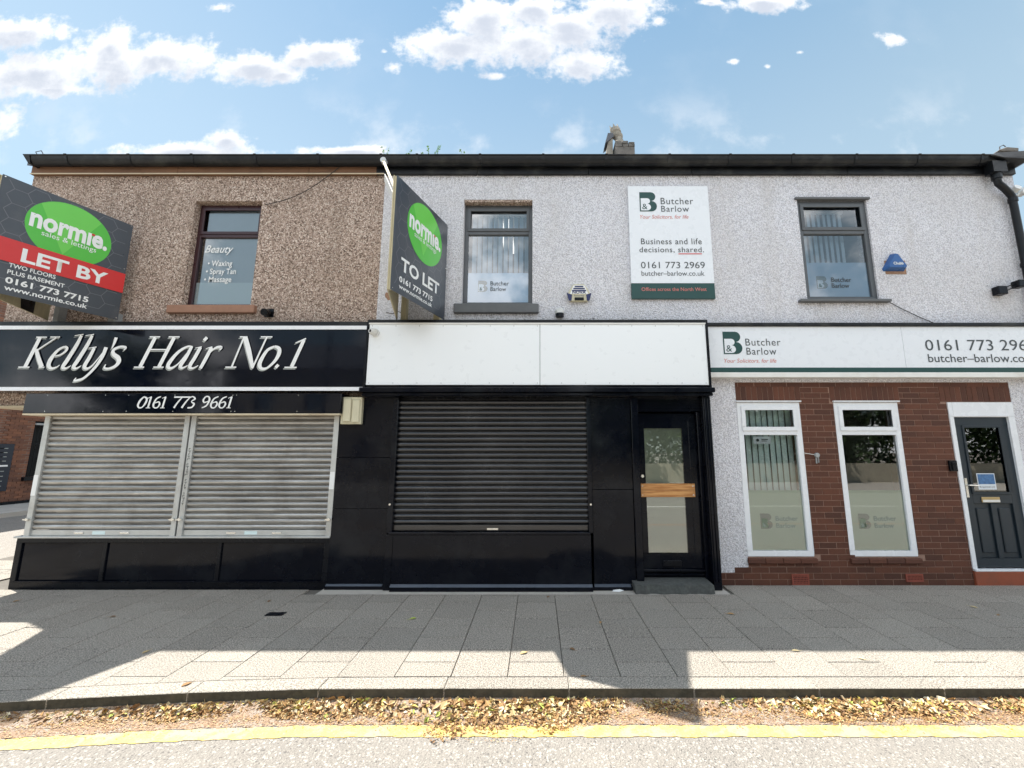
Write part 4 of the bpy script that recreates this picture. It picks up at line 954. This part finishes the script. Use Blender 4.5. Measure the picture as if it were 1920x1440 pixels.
for a, b in ((2.70, 3.60), (4.02, 4.94)):                # tiled window sills
    for i in range(4):
        q = a + (b - a) * i / 4; MB().prism([(q + .003, -.035, .262), (q + .003, .05, .262), (q + .003, .05, .335), (q + .003, -.03, .318)], ((b - a) / 4 - .006, 0, 0)).done('sill_tile', 'red_brown_brick', brw, bevel=.005)
for a, b, z0_, z1_ in ((3.25, 3.47, -.002, .128), (4.71, 4.93, .035, .13)):
    v = ringframe(MB(), a, b, z0_, z1_, .014, -.012, .01); n = 7
    for i in range(1, 12): v.box(a + (b - a) * i / 12 - .004, a + (b - a) * i / 12 + .004, -.009, .005, z0_ + .014, z1_ - .014)
    for i in range(1, 5): v.box(a + .014, b - .014, -.007, .003, z0_ + (z1_ - z0_) * i / 5 - .004, z0_ + (z1_ - z0_) * i / 5 + .004)
    ab = v.done('air_brick', 'terracotta', off); MB().box(a + .012, b - .012, -.0045, -.0032, z0_ + .012, z1_ - .012).done('grille_void', 'dark_void', ab)
wa = window(off, 2.715, 3.572, .34, 2.342, 1.93, .0, 'white_upvc', .07, blinds=(2.79, 3.50, .42, 2.25, 'blind_teal', .38), film=(.412, 1.17), glass='street_window_glass', label='left tall white window with vertical blinds and a small notice', filmmat='frosted_film_grey', slat=.089)
wb = window(off, 4.038, 4.912, .34, 2.342, 1.93, .0, 'white_upvc', .07, film=(.412, 1.17), glass='street_window_glass', label='right tall white window without blinds', filmmat='frosted_film_grey')
for w_, x0_ in ((wa, 2.93), (wb, 4.22)):
    fit_logo(w_, .034, x0_, .68, .19, 'etched_print', 'etched_print', 'frosted_film_grey'); text('lettering', 'Butcher', 'etched_print', w_, (x0_ + .20, .027, .78), .29, .06); text('lettering', 'Barlow', 'etched_print', w_, (x0_ + .20, .027, .69), .25, .06)
MB().box(2.92, 3.16, .033, .035, 1.78, 1.88).done('notice', 'paper_poster', wa); text('lettering', 'to be seen', 'lettering_dark', wa, (3.03, .0325, 1.82), .1, .016) if False else None
mn = MB(); mn.tube([(2.98, .033, 1.83), (2.98, .031, 1.83)], .02, 10); mn.box(3.03, 3.12, .031, .0325, 1.835, 1.845).box(3.03, 3.10, .031, .0325, 1.815, 1.823); mn.done('notice_print', 'lettering_dark', wa)
for a, b in ((2.70, 3.585), (4.025, 4.925)): MB().box(a, b, -.03, .0, 2.346, 2.362).done('window_head', 'white_upvc', off)
MB().box(XR, XE, -.13, -.001, 2.665, 2.735).done('soffit_board', 'white_paint', off, bevel=.004)
# door
dfr = MB(); dfr.box(5.587, 5.645, -.01, .09, .19, 2.342).box(6.385, 6.472, -.01, .09, .19, 2.342).box(5.646, 6.384, -.01, .09, 2.14, 2.342).box(5.60, 6.46, -.016, -.011, 2.15, 2.162)
dfr.done('door_frame', 'white_upvc', off, bevel=.005)
dd = ringframe(MB(), 5.647, 6.383, .205, 2.138, .11, .02, .065).box(5.757, 6.273, .02, .065, 1.0, 1.12).box(5.98, 6.05, .02, .065, .315, 1.0).done('door', 'door_anthracite', off, bevel=.004)
dd['label'] = 'anthracite panelled office door with upper glass'
for a, b in ((5.76, 5.978), (6.052, 6.27)):
    MB().box(a, b, .045, .06, .317, .998).done('panel_ground', 'door_anthracite', dd); MB().box(a + .035, b - .035, .028, .044, .38, .94).done('raised_panel', 'door_anthracite', dd, bevel=.01)
ringframe(MB(), 5.755, 6.275, 1.118, 2.03, .03, .008, .019).done('glazing_bead', 'door_anthracite', dd, bevel=.005)
MB().box(5.757, 6.273, .030, .034, 1.121, 2.027).done('pane', 'street_window_glass', dd)
MB().box(5.86, 6.10, .027, .029, 1.18, 1.39).done('poster', 'paper_poster', dd); MB().box(5.87, 6.09, .0255, .0265, 1.25, 1.38).done('poster_print', 'poster_blue', dd)
text('poster_lettering', 'By appointment only', 'lettering_dark', dd, (5.88, .026, 1.205), .2, .022)
MB().box(5.86, 6.10, .006, .019, 1.015, 1.085).done('letterbox', 'brass', dd, bevel=.004); MB().box(5.868, 6.092, .002, .005, 1.02, 1.05).done('letter_flap', 'white_paint', dd)
MB().box(5.668, 5.70, .005, .019, 1.08, 1.33).tube([(5.684, .005, 1.24), (5.684, -.035, 1.24), (5.80, -.04, 1.235)], .008, 8).done('door_handle', 'steel_bright', dd)
MB().box(5.60, 6.47, -.03, .08, .165, .189).done('threshold', 'white_upvc', off, bevel=.003); MB().box(5.587, 6.473, -.03, .2, -.05, .163).done('doorstep', 'red_step', off, bevel=.006)
tag(MB().box(5.47, 5.57, -.035, -.002, 1.42, 1.56).box(5.49, 5.55, -.05, -.036, 1.44, 1.54).done('entry_keypad', 'black_satin', bevel=.006), 'small black entry keypad on the brick pier left of the anthracite door', 'keypad')
kk = thing('doorbell_camera', 'small grey bulkhead fitting on the brick pier between the tall white windows', 'fitting', (3.73, -.02, 1.6))
MB().tube([(3.73, -.002, 1.63), (3.73, -.03, 1.63)], .032, 12).box(3.71, 3.725, -.02, -.003, 1.52, 1.60).box(3.74, 3.752, -.02, -.003, 1.53, 1.60).done('housing', 'grey_timber', kk, bevel=.003)
MB().tube([(3.56, -.006, 1.66), (3.65, -.006, 1.645), (3.71, -.01, 1.635)], .004, 5).done('lead', 'white_plastic', kk)
# office fascia sign
os_ = thing('fascia_sign', 'white solicitors fascia board with green B logo, phone number and dark green base band', 'shop sign', (4.8, -.12, 2.74))
MB().box(2.345, 4.995, -.12, -.01, 2.802, 3.375).box(5.0, 8.2, -.12, -.01, 2.802, 3.375).done('board', 'pale_sign_white', os_); MB().box(2.345, 8.2, -.125, -.01, 2.738, 2.80).done('base_band', 'logo_green', os_, bevel=.002)
MB().box(2.28, 8.2, -.15, -.001, 3.378, 3.425).done('flashing', 'black_gutter', os_, bevel=.006)
def T(body, x0_, y0_, x1_, ycap, plane, mat, parent, **kw):   # lower left corner, right end and cap height of a line of print
    a = at(x0_, y0_, plane); b = at(x1_, y0_, plane); c = at(x0_, ycap, plane)
    return text('lettering', body, mat, parent, (a[0], plane - .002, a[1]), b[0] - a[0], c[1] - a[1], **kw)
pl = -.121
a = at(1358, 664, pl); b = at(1358, 622, pl); fit_logo(os_, pl, a[0] - .005, a[1], b[1] - a[1])
T('Butcher', 1398, 648, 1464, 635, pl, 'lettering_dark', os_, spacing=1.1); T('Barlow', 1400, 665, 1456, 652, pl, 'lettering_dark', os_, spacing=1.1); T('Your Solicitors, for life', 1358, 680, 1456, 672.5, pl, 'coral_print', os_, shear=.25)
T('0161 773 2969', 1736, 657, 1944, 637, pl, 'lettering_dark', os_); T('butcher–barlow.co.uk', 1741, 679, 1952, 664, pl, 'lettering_dark', os_, bold=.004)
# wall sign
ws_ = thing('wall_sign', 'tall white solicitors sign with green base band on the upper wall between two windows', 'sign', (1.92, -.04, 3.81))
MB().box(1.333, 2.512, -.04, -.002, 4.04, 5.551).done('board', 'pale_sign_white', ws_); MB().box(1.333, 2.512, -.042, -.002, 3.81, 4.038).done('base_band', 'logo_green', ws_)
pl = -.041
a = at(1200, 396.5, pl); b = at(1200, 360.5, pl); fit_logo(ws_, pl, a[0], a[1], b[1] - a[1])
T('Butcher', 1239, 383, 1300, 371, pl, 'lettering_dark', ws_, spacing=1.1); T('Barlow', 1240, 397, 1292, 386, pl, 'lettering_dark', ws_, spacing=1.1); T('Your Solicitors, for life', 1200, 410, 1291, 403, pl, 'coral_print', ws_, shear=.25)
T('Business and life', 1202, 458, 1316, 447, pl, 'lettering_dark', ws_, spacing=1.08, bold=.003); T('decisions, shared.', 1199, 473, 1320, 463, pl, 'lettering_dark', ws_, spacing=1.08, bold=.003)
a = at(1272, 476, pl); b = at(1316, 476, pl); MB().box(a[0], b[0], pl - .003, pl - .001, a[1] - .006, a[1] + .006).done('underline', 'sign_red', ws_)
T('0161 773 2969', 1202, 503, 1322, 491, pl, 'lettering_dark', ws_); T('butcher–barlow.co.uk', 1203, 517, 1321, 508, pl, 'lettering_dark', ws_)
T('Offices across the North West', 1203, 545.5, 1325, 539, -.043, 'coral_print', ws_, bold=.004)

runs(off, 3.72, 4.96, 3.755, 'moss_stain', 60, 7); runs(off, 2.4, 6.5, 5.74, 'moss_stain', 140, 8)
# ------------------------------------------------------------------ letting boards
def board(label, P0, P1, letby, P2):
    o = thing('letting_board', label, 'sign', (P1[0], 0, 3.47))
    P0, P1, P2 = Vector((*P0, 0)), Vector((*P1, 0)), Vector((*P2, 0)); r = (P1 - P0).normalized(); up = Vector((0, 0, 1)); n = r.cross(up); L = (P1 - P0).length
    zb, zt = 3.465, 4.86
    def q(u, z, l=0.0): return P0 + r * u + up * z + n * l
    MB().prism([q(0, zb), q(L, zb), q(L, zt), q(0, zt)], -n * .012).done('board', 'board_slate', o)
    # faint hexagon print
    m = MB(); hs = .105
    def hexl(cu, cz):
        for i in range(6):
            a, b = math.pi / 3 * i, math.pi / 3 * (i + 1)
            p = [(cu + hs * math.cos(a), cz + hs * math.sin(a)), (cu + hs * math.cos(b), cz + hs * math.sin(b))]
            if i > 2 or min(p[0][0], p[1][0]) < .01 or max(p[0][0], p[1][0]) > L - .01 or min(p[0][1], p[1][1]) < zb + .01 or max(p[0][1], p[1][1]) > zt - .01: continue
            d = Vector((p[1][0] - p[0][0], p[1][1] - p[0][1])).normalized(); e = Vector((-d.y, d.x)) * .0035
            m.face([q(p[0][0] + e.x, p[0][1] + e.y, .001), q(p[1][0] + e.x, p[1][1] + e.y, .001), q(p[1][0] - e.x, p[1][1] - e.y, .001), q(p[0][0] - e.x, p[0][1] - e.y, .001)])
    for i in range(9):
        for j in range(9): hexl(i * hs * 1.5, zb + j * hs * 1.732 + (hs * .866 if i % 2 else 0))
    m.done('hexagon_print', 'board_hex', o)
    cu, cz, rad = .62, 4.43, .395
    m = MB(); m.prism([q(cu + rad * math.cos(2 * math.pi * i / 48), cz + rad * .98 * math.sin(2 * math.pi * i / 48), .0015) for i in range(48)], n * .0008); m.done('green_disc', 'bright_green', o)
    sec = [q(cu - .04, cz - .30, .003)] + [q(cu + rad * .99 * math.cos(R(a)), cz + rad * .97 * math.sin(R(a)), .003) for a in range(48, 140, 6)]
    MB().face(sec).done('disc_highlight', 'light_green', o)
    def tx(s, u0, u1, z, h, mat='lettering_white', l=.005, **kw): return text('lettering', s, mat, o, q(u0, z), u1 - u0, h, right=r, lift=l, **kw)
    tx('normıe.', .262, .975, 4.372, .165, bold=.035); MB().box(0, 0, 0, 0, 0, 0)
    a = .822; m = MB(); m.prism([q(a - .014 + .03 * k_, z_, .005) for k_, z_ in ((0, 4.507), (1, 4.507), (1, 4.535), (0, 4.535))], n * .001); m.done('letter_dot', 'sign_red', o)
    tx('sales & lettings', .375, .875, 4.295, .062)
    if letby:
        m = MB(); m.prism([q(-.002, 3.852, .006), q(L, 3.852, .006), q(L, 4.128, .006), q(-.002, 4.128, .006)], n * .003); m.done('red_strip', 'sign_red', o)
        tx('LET BY', .255, 1.03, 3.90, .162, l=.011, bold=.03); tx('TWO FLOORS', .178, .56, 3.797, .05, bold=.015); tx('PLUS BASEMENT', .178, .65, 3.715, .05, bold=.015)
        tx('0161 773 7715', .175, .885, 3.605, .072, bold=.03); tx('www.normie.co.uk', .178, .885, 3.52, .058, bold=.02)
    else:
        tx('TO LET', .145, .98, 3.757, .16, bold=.03); tx('0161 773 7715', .128, .83, 3.61, .068, bold=.03); tx('www.normie.co.uk', .128, .825, 3.53, .052, bold=.02)
    for u, z_ in ((.02, 4.84), (L - .02, 4.84), (.02, 3.49), (L - .02, 3.49), (L - .02, 4.2)): MB().tube([q(u, z_, 0), q(u, z_, .004)], .007, 8).done('screw', 'steel_bright', o)
    # second board of the V, its inner face towards the first
    r2 = (P2 - P0).normalized(); n2 = r2.cross(up); L2 = (P2 - P0).length; S = P0 - r * .0 + Vector((-.035, .0, 0))
    MB().prism([S + up * (zb - .0), S + r2 * L2 + up * zb, S + r2 * L2 + up * zt, S + up * zt], -n2 * .012).done('rear_board', 'pale_timber', o)
    for P, rr, nn_, tname in ((P0 - n * .06, r, n, 'pale_timber'),):
        MB().prism([P0 - n * .013 - r * .002 + up * (zb + .0), P0 - n * .013 + r * .03 + up * zb, P0 - n * .05 + r * .03 + up * zb, P0 - n * .05 - r * .002 + up * zb], up * (zt - zb - .01)).done('outer_post', 'pale_timber', o)
    MB().box(P1.x - .16, P1.x - .08, -.12, -.002, zb - .05, zb + .12).done('wall_post', 'pale_timber' if not letby else 'grey_timber', o)
    MB().box(P2.x + .0, P2.x + .07, -.10, -.002, zb - .08, zt - .1).done('wall_post', 'pale_timber' if not letby else 'grey_timber', o)
    for z_ in (zb + .05, zt - .25): MB().prism([P0 - n * .02 + r * .03 + up * z_, P1 - n * .02 - r * .02 + up * z_, P1 - n * .06 - r * .02 + up * z_, P0 - n * .06 + r * .03 + up * z_], up * .06).done('batten', 'pale_timber', o)
    return o, q, S, r2, n2
b1, q1, S1, r21, n21 = board('dark letting board with green disc and TO LET, on the wall above the white fascia', (-1.63, -1.25), (-1.28, -.15), False, (-1.90, -.12))
b2, q2, S2, r22, n22 = board('dark letting board with green disc and red LET BY strip at the left edge', (-6.20, -1.27), (-5.775, -.14), True, (-6.72, -.12))
# reused black sheet with old letters on the inner side of the second board
up = Vector((0, 0, 1))
MB().prism([S2 + r22 * .72 + up * 3.47 + n22 * .002, S2 + r22 * .95 + up * 3.47 + n22 * .002, S2 + r22 * .95 + up * 3.85 + n22 * .002, S2 + r22 * .62 + up * 3.85 + n22 * .002], n22 * .003).done('old_sheet', 'black_satin', b2)
text('old_lettering', 'TO', 'lettering_white', b2, S2 + r22 * .82 + up * 3.74, .22, .10, right=(0, 0, -1), up=tuple(r22), bold=.03, lift=-.006)
br = thing('sign_bracket', 'rusty white angled steel bracket reaching from the eaves to the TO LET board', 'bracket', (-2.2, -.3, 5.6))
pA = Vector((-1.86, -1.0, 5.42)); 
A0, A1 = at(719, 302, -.45), at(744, 362, -1.12)
MB().tube([(A0[0], -.45, A0[1]), (A1[0], -1.12, A1[1])], .022, 4).done('bracket_arm', 'pale_timber', br)
B0, B1 = at(718, 325, -.35), at(742, 372, -1.15)
MB().prism([(B0[0], -.30, B0[1] + .03), (B0[0] + .01, -.32, B0[1] - .09), (B1[0], -1.15, B1[1] - .14), (B1[0], -1.15, B1[1] - .02)], (.012, 0, 0)).done('bracket_plate', 'dull_zinc', br)
MB().tube([(A0[0], -.47, A0[1] + .01), (A0[0], -.40, A0[1] + .01)], .04, 14).done('bracket_eye', 'pale_steel', br)

# ------------------------------------------------------------------ fittings on the walls
nv = thing('alarm_box', 'white hexagonal alarm box with navy corners on the middle wall left of the tall sign', 'alarm box', (.585, -.05, 3.8))
hexa = [(.505, -.0, 4.02), (.665, 0, 4.02), (.755, 0, 3.87), (.71, 0, 3.765), (.46, 0, 3.765), (.415, 0, 3.87)]
MB().prism([(x, -.002, z) for x, _, z in hexa], (0, -.055, 0)).done('housing', 'cream_plastic', nv, bevel=.01)
MB().prism([(.505, -.058, 3.997), (.665, -.058, 3.997), (.715, -.058, 3.87), (.455, -.058, 3.87)], (0, -.006, 0)).done('front_plate', 'lettering_white', nv)
for i in range(3): MB().box(.525 - i * .02, .645 + i * .02, -.067, -.064, 3.968 - i * .03, 3.988 - i * .03).done('stripe', 'navy_plastic', nv)
for sg in (-1, 1): MB().prism([(.585 + sg * .175, -.058, 3.885), (.585 + sg * .10, -.058, 3.855), (.585 + sg * .11, -.058, 3.77), (.585 + sg * .145, -.058, 3.772)], (0, -.012, 0)).done('corner', 'navy_plastic', nv)
text('lettering', 'NOVA', 'navy_plastic', nv, (.49, -.066, 3.875), .19, .04, bold=.03); text('lettering', 'Security', 'navy_plastic', nv, (.515, -.060, 3.835), .14, .026)
MB().box(.52, .65, -.07, -.058, 3.775, 3.82).done('sounder_grille', 'black_satin', nv, bevel=.005)
cp = thing('bulkhead_light', 'small round white light with dark base just above the blank white fascia', 'light', (.31, -.05, 3.6))
MB().tube([(.31, -.002, 3.62), (.31, -.05, 3.62), (.31, -.075, 3.62)], [.065, .062, .04], 16).done('lens', 'white_plastic', cp, smooth=True); MB().tube([(.31, -.05, 3.54), (.31, -.05, 3.585)], .058, 14).done('base', 'black_satin', cp)
cb = thing('alarm_box', 'blue triangular alarm box on the right wall beside the end window', 'alarm box', (5.12, -.05, 4.2))
tri = [(4.965, 4.235), (5.265, 4.235), (5.285, 4.265), (5.15, 4.485), (5.10, 4.495), (4.955, 4.27)]
m = MB(); i0 = [(a, -.002, b) for a, b in tri]; i1 = [((a - 5.12) * .78 + 5.12, -.085, (b - 4.34) * .8 + 4.345) for a, b in tri]
for k_ in range(6): m.face([i0[k_], i0[(k_ + 1) % 6], i1[(k_ + 1) % 6], i1[k_]])
m.face(i1); m.done('housing', 'blue_plastic', cb, weld=True, bevel=.004)
text('lettering', 'Chubb', 'lettering_white', cb, (5.055, -.0885, 4.30), .14, .04, bold=.02); MB().box(5.0, 5.30, -.002, -.0005, 4.19, 4.40).done('bare_patch', 'exposed_brick', cb)
fl = thing('floodlight', 'pair of small square black lamp heads on a short arm near the right downpipe', 'floodlight', (6.6, -.05, 3.9))
MB().box(6.47, 6.60, -.10, -.002, 3.86, 3.98).done('lamp_head', 'black_satin', fl, bevel=.008)
MB().box(6.70, 6.80, -.16, -.05, 3.945, 4.045).done('lamp_head', 'black_satin', fl, bevel=.008); MB().tube([(6.6, -.06, 3.96), (6.70, -.1, 4.01)], .007, 6).tube([(6.6, -.06, 3.91), (6.70, -.1, 3.96)], .007, 6).done('arm', 'black_satin', fl)
cc = thing('security_camera', 'white dome camera at the top left corner of the blank white fascia', 'camera', (-2.17, -.36, 3.25))
x_, z_ = at(702, 623, -.33); MB().tube([(x_, -.30, z_), (x_, -.335, z_)], .055, 16).done('mount', 'white_plastic', cc, smooth=True)
MB().tube([(x_, -.335, z_), (x_ - .02, -.38, z_ + .0), (x_ - .025, -.40, z_)], [.048, .045, .03], 14).done('housing', 'white_plastic', cc, smooth=True); MB().tube([(x_ - .027, -.401, z_), (x_ - .03, -.405, z_)], .018, 12).done('eye', 'black_gloss', cc)
an = thing('camera_mount', 'white bracketed fitting reaching out from the right gable corner beside the downpipe', 'camera', (7.05, -.08, 5.4))
MB().tube([(7.03, -.03, 5.47), (7.03, -.1, 5.50)], .05, 12).tube([(7.11, -.03, 5.42), (7.11, -.11, 5.42)], .04, 12).done('housing', 'white_plastic', an, smooth=True)
MB().tube([(7.03, -.06, 5.38), (7.14, -.08, 5.50), (7.40, -.10, 5.62)], .014, 8).done('arm', 'white_plastic', an); MB().box(7.16, 7.40, -.14, -.06, 5.36, 5.47).done('body', 'white_plastic', an, bevel=.01)

# weeds growing in the gutter
def weed(px, base_lab, h, n, seed):
    rg = random.Random(seed); x0, _ = at(px, 291, -.12)
    t = thing('gutter_weed', base_lab, 'plant', (x0, -.12, 5.93)); ms, ml = MB(), MB()
    for i in range(n):
        lean = rg.uniform(-.5, .5); hh = h * rg.uniform(.6, 1); p = Vector((x0 + rg.uniform(-.05, .05), -.12, 5.9)); pts = [p]
        for k_ in range(4): pts.append(pts[-1] + Vector((lean * hh / 4 + rg.uniform(-.01, .01), rg.uniform(-.02, .02), hh / 4)))
        ms.tube(pts, [.003, .0025, .002, .0015, .001], 4)
        for k_ in range(14):
            f = rg.uniform(.3, 1) * 4; a = pts[min(int(f), 3)].lerp(pts[min(int(f), 3) + 1], f - int(f) if f < 4 else 1); s_ = rg.uniform(.012, .028); an_ = rg.uniform(0, 6.28)
            d = Vector((math.cos(an_), math.sin(an_) * .6, rg.uniform(-.2, .7))) * s_; e = d.cross(Vector((rg.random(), rg.random(), 1))).normalized() * s_ * .4
            ml.face([a, a + d * .5 + e, a + d, a + d * .5 - e])
    ms.done('stem', 'weed_leaf', t); ml.done('foliage', 'weed_leaf', t)
weed(722, 'thin pale weed in the gutter above the bracket', .26, 2, 1); weed(765, 'low weed sprig in the gutter, between the thin weed and the bushy one', .22, 3, 2)
weed(810, 'bushiest green weed in the gutter above the middle building', .30, 5, 3); weed(876, 'lone short weed in the gutter right of the bushiest one', .26, 2, 4); weed(790, 'short weed just left of the bushiest gutter weed', .14, 3, 5)

# ------------------------------------------------------------------ side street at the left
sb = thing('brick_building', 'old red brick building across the side street at the far left', 'building', (-16.6, 7, 0))
hole = (8.13, 9.1, .85, 2.65)
m = MB(); ys = sorted({1.5, hole[0], hole[1], 26}); zs = [-.3, hole[2], hole[3], 8.5]
for a, b in zip(ys, ys[1:]):
    for c, d in zip(zs, zs[1:]):
        if a == hole[0] and c == hole[2]: continue
        m.face([(-16.6, a, c), (-16.6, b, c), (-16.6, b, d), (-16.6, a, d)])
m.box(-24, -16.95, 1.5, 26, -.3, 8.5)
sbw = m.done('wall', 'distant_brick', sb)
bsm = MB().box(0, .1, 0, 1, 0, 1).done('b', 'old_red_brick'); bs_me = bsm.data; bpy.data.objects.remove(bsm); bs_me.name = 'side_brick'
z = .12; row = 0
while z < 3.3:
    y = 7.35 + (.1125 if row % 2 else 0)
    while y < 8.95:
        a, b = y + .005, y + .22
        if not (b > hole[0] and a < hole[1] and z + .065 > hole[2] - .08 and z < hole[3]) and len([1 for q in sbw.children]) < 298:
            inst('brick', bs_me, (-16.605 + random.uniform(0, .01) , a, z), sbw, (.35 if False else .2, b - a, .065))
        y += .225
    z += .075; row += 1
for a, b in ((3.35, 3.5),): MB().box(-16.62, -16.5, 1.5, 26, a, b).done('band_course', 'cream_board', sb)
wn = MB().box(-16.72, -16.7, hole[0], hole[1], hole[2], hole[3]).done('window', 'dark_void', sb); br_ = MB()
for i in range(9): br_.box(-16.6, -16.585, hole[0] + i * .1 - .006 + .02, hole[0] + i * .1 + .006 + .02, hole[2], hole[3])
br_.box(-16.6, -16.58, hole[0], hole[1], 1.9, 1.93).done('window_bars', 'black_satin', wn); MB().box(-16.64, -16.5, hole[0] - .1, hole[1] + .1, hole[2] - .12, hole[2] - .002).done('sill', 'black_satin', sb)
MB().box(-16.6, -16.55, hole[0], hole[1], hole[3] - .12, hole[3] - .06).done('window_rail', 'grey_timber', sb)
MB().box(-16.62, -16.56, 1.5, 26, -.02, .11).done('plinth', 'black_satin', sb)
nb = thing('notice_board', 'dark blue notice board with white band on the brick wall at far left', 'sign', (-16.58, 7.2, 1.2))
MB().box(-16.59, -16.55, 6.6, 7.66, .45, 1.90).done('board', 'notice_navy', nb); MB().box(-16.549, -16.545, 6.6, 7.58, 1.20, 1.25).done('white_band', 'lettering_white', nb)
m = MB()
for i in range(5):
    for zz in (1.75, 1.62, 1.49, 1.36, 1.05, .9, .75, .6): m.box(-16.549, -16.546, 7.15 + i * .09, 6.94 + i * .09, zz, zz + .02)
m.done('print', 'lettering_shade', nb)
nbb = thing('neighbour_building', 'grey sliver of a further building beyond the right gable', 'building', (9.5, 3, 0))
MB().box(8.9, 16, 1.2, 9, -.2, 4.9).done('wall', 'render_beige', nbb); MB().prism([(8.7, 1.0, 4.9), (8.7, 5, 6.6), (8.7, 9.2, 4.9)], (7.5, 0, 0)).done('roof', 'roof_slate', nbb)

# ------------------------------------------------------------------ across the road, seen in the glass and gloss
ob = thing('opposite_building', 'pale rendered two storey terrace across the road, seen only in reflections', 'building', (-6, -20, 0))
hs = [(x, x + 1.1, z, z + 1.5) for x in (-17, -14, -11, -8, -5, -2, .2) for z in (1.0, 4.0)]
wallgrid(MB(), -19, 2, 0, 6.6, -20, -19.7, hs).box(-19, 2, -28, -20.02, 0, 6.6).done('wall', 'render_beige', ob)
for h in hs: MB().box(h[0], h[1], -19.95, -19.93, h[2], h[3]).done('window', 'window_glass', ob)
MB().prism([(-19.3, -19.4, 6.6), (-19.3, -24, 9.2), (-19.3, -28.4, 6.6)], (21.6, 0, 0)).done('roof', 'roof_slate', ob)
fw = tag(MB().box(2.2, 40, -17.6, -17.3, 0, 1.0).done('garden_wall', 'opposite_wall_stone'), 'low stone wall across the road under the trees, seen only in reflections', 'wall')
def tree(x, y, h, r_, seed, label):
    rg = random.Random(seed); t = thing('tree', label, 'tree', (x, y, 0)); m = MB()
    m.tube([(x, y, -.1), (x + .1, y, h * .25), (x, y + .1, h * .55), (x + .1, y, h * .85)], [.28, .2, .13, .04], 9)
    for i in range(9):
        a = rg.uniform(0, 6.28); z0 = h * rg.uniform(.3, .7); l = r_ * rg.uniform(.5, .85); m.tube([(x, y, z0), (x + l * .5 * math.cos(a), y + l * .5 * math.sin(a), z0 + l * .35), (x + l * math.cos(a), y + l * math.sin(a), z0 + l * .55)], [.09, .05, .02], 6)
    m.done('trunk', 'bark', t, smooth=True)
    m = MB(); cl = []
    for i in range(60):
        v = Vector((rg.gauss(0, 1), rg.gauss(0, 1), rg.gauss(0, 1))).normalized() * rg.random() ** .4; cl.append(Vector((x + v.x * r_, y + v.y * r_, h * .50 + v.z * h * .40)))
    for i in range(7500):
        c = rg.choice(cl); p = c + Vector((rg.gauss(0, .38), rg.gauss(0, .38), rg.gauss(0, .3))) ; a = Vector((rg.gauss(0, 1), rg.gauss(0, 1), rg.gauss(0, .6))).normalized() * rg.uniform(.12, .22); b = a.cross(Vector((rg.random(), rg.random(), 1))).normalized() * rg.uniform(.07, .12)
        m.face([p - a, p - b, p + a, p + b], 0 if rg.random() < .6 else 1)
    m.done('crown', ['tree_leaf', 'tree_leaf_dark'], t)
for i, (x, y, h, r_) in enumerate(((5.5, -18.8, 8.5, 2.8), (9.6, -19.2, 9.5, 3.2), (14, -18.9, 8, 2.8), (18.5, -19.5, 9, 3.0), (23, -19, 9, 3.2), (-22, -18, 9, 3), (27.5, -18.6, 9.5, 3.1), (32, -19.2, 9, 3.2))):
    tree(x, y, h, r_, 20 + i, ['tree opposite, the one nearest the pale terrace', 'tall tree opposite, second from the pale terrace', 'smaller tree opposite, third from the pale terrace', 'tree opposite, fourth from the pale terrace', 'tree opposite, fifth from the pale terrace', 'tree opposite, left of the pale terrace', 'tree opposite, sixth from the pale terrace', 'tree opposite, farthest right'][i])
def hedge():
    m = MB(); rg = random.Random(5)
    for i in range(14000):
        x = rg.uniform(2.4, 38); p = Vector((x, -18.3 + rg.gauss(0, .3), rg.uniform(.2, 2.7 + .5 * math.sin(x * 1.3) + .3 * math.sin(x * 3.1)))); a = Vector((rg.gauss(0, 1), rg.gauss(0, 1), rg.gauss(0, .8))).normalized() * rg.uniform(.1, .19); b = a.cross(Vector((rg.random(), rg.random(), 1))).normalized() * rg.uniform(.06, .1)
        m.face([p - a, p - b, p + a, p + b], 0 if rg.random() < .4 else 1)
    tag(m.done('hedge', ['tree_leaf', 'tree_leaf_dark']), 'dark overgrown hedge behind the low stone wall across the road, seen only in reflections', 'hedge')
hedge()
lp = thing('street_lamp', 'slim grey street lamp on the far pavement, seen only in reflections', 'street lamp', (-9.4, -13.2, 0))
MB().tube([(-9.4, -13.2, -.02), (-9.4, -13.2, 3), (-9.4, -13.2, 7.6)], [.09, .07, .05], 10).tube([(-9.4, -13.2, 7.6), (-9.4, -12.9, 7.9), (-9.4, -12.0, 8.0)], .04, 8).done('post', 'black_satin', lp, smooth=True)
MB().box(-9.55, -9.25, -12.1, -11.4, 7.95, 8.07).done('lamp_head', 'grey_timber', lp, bevel=.03)
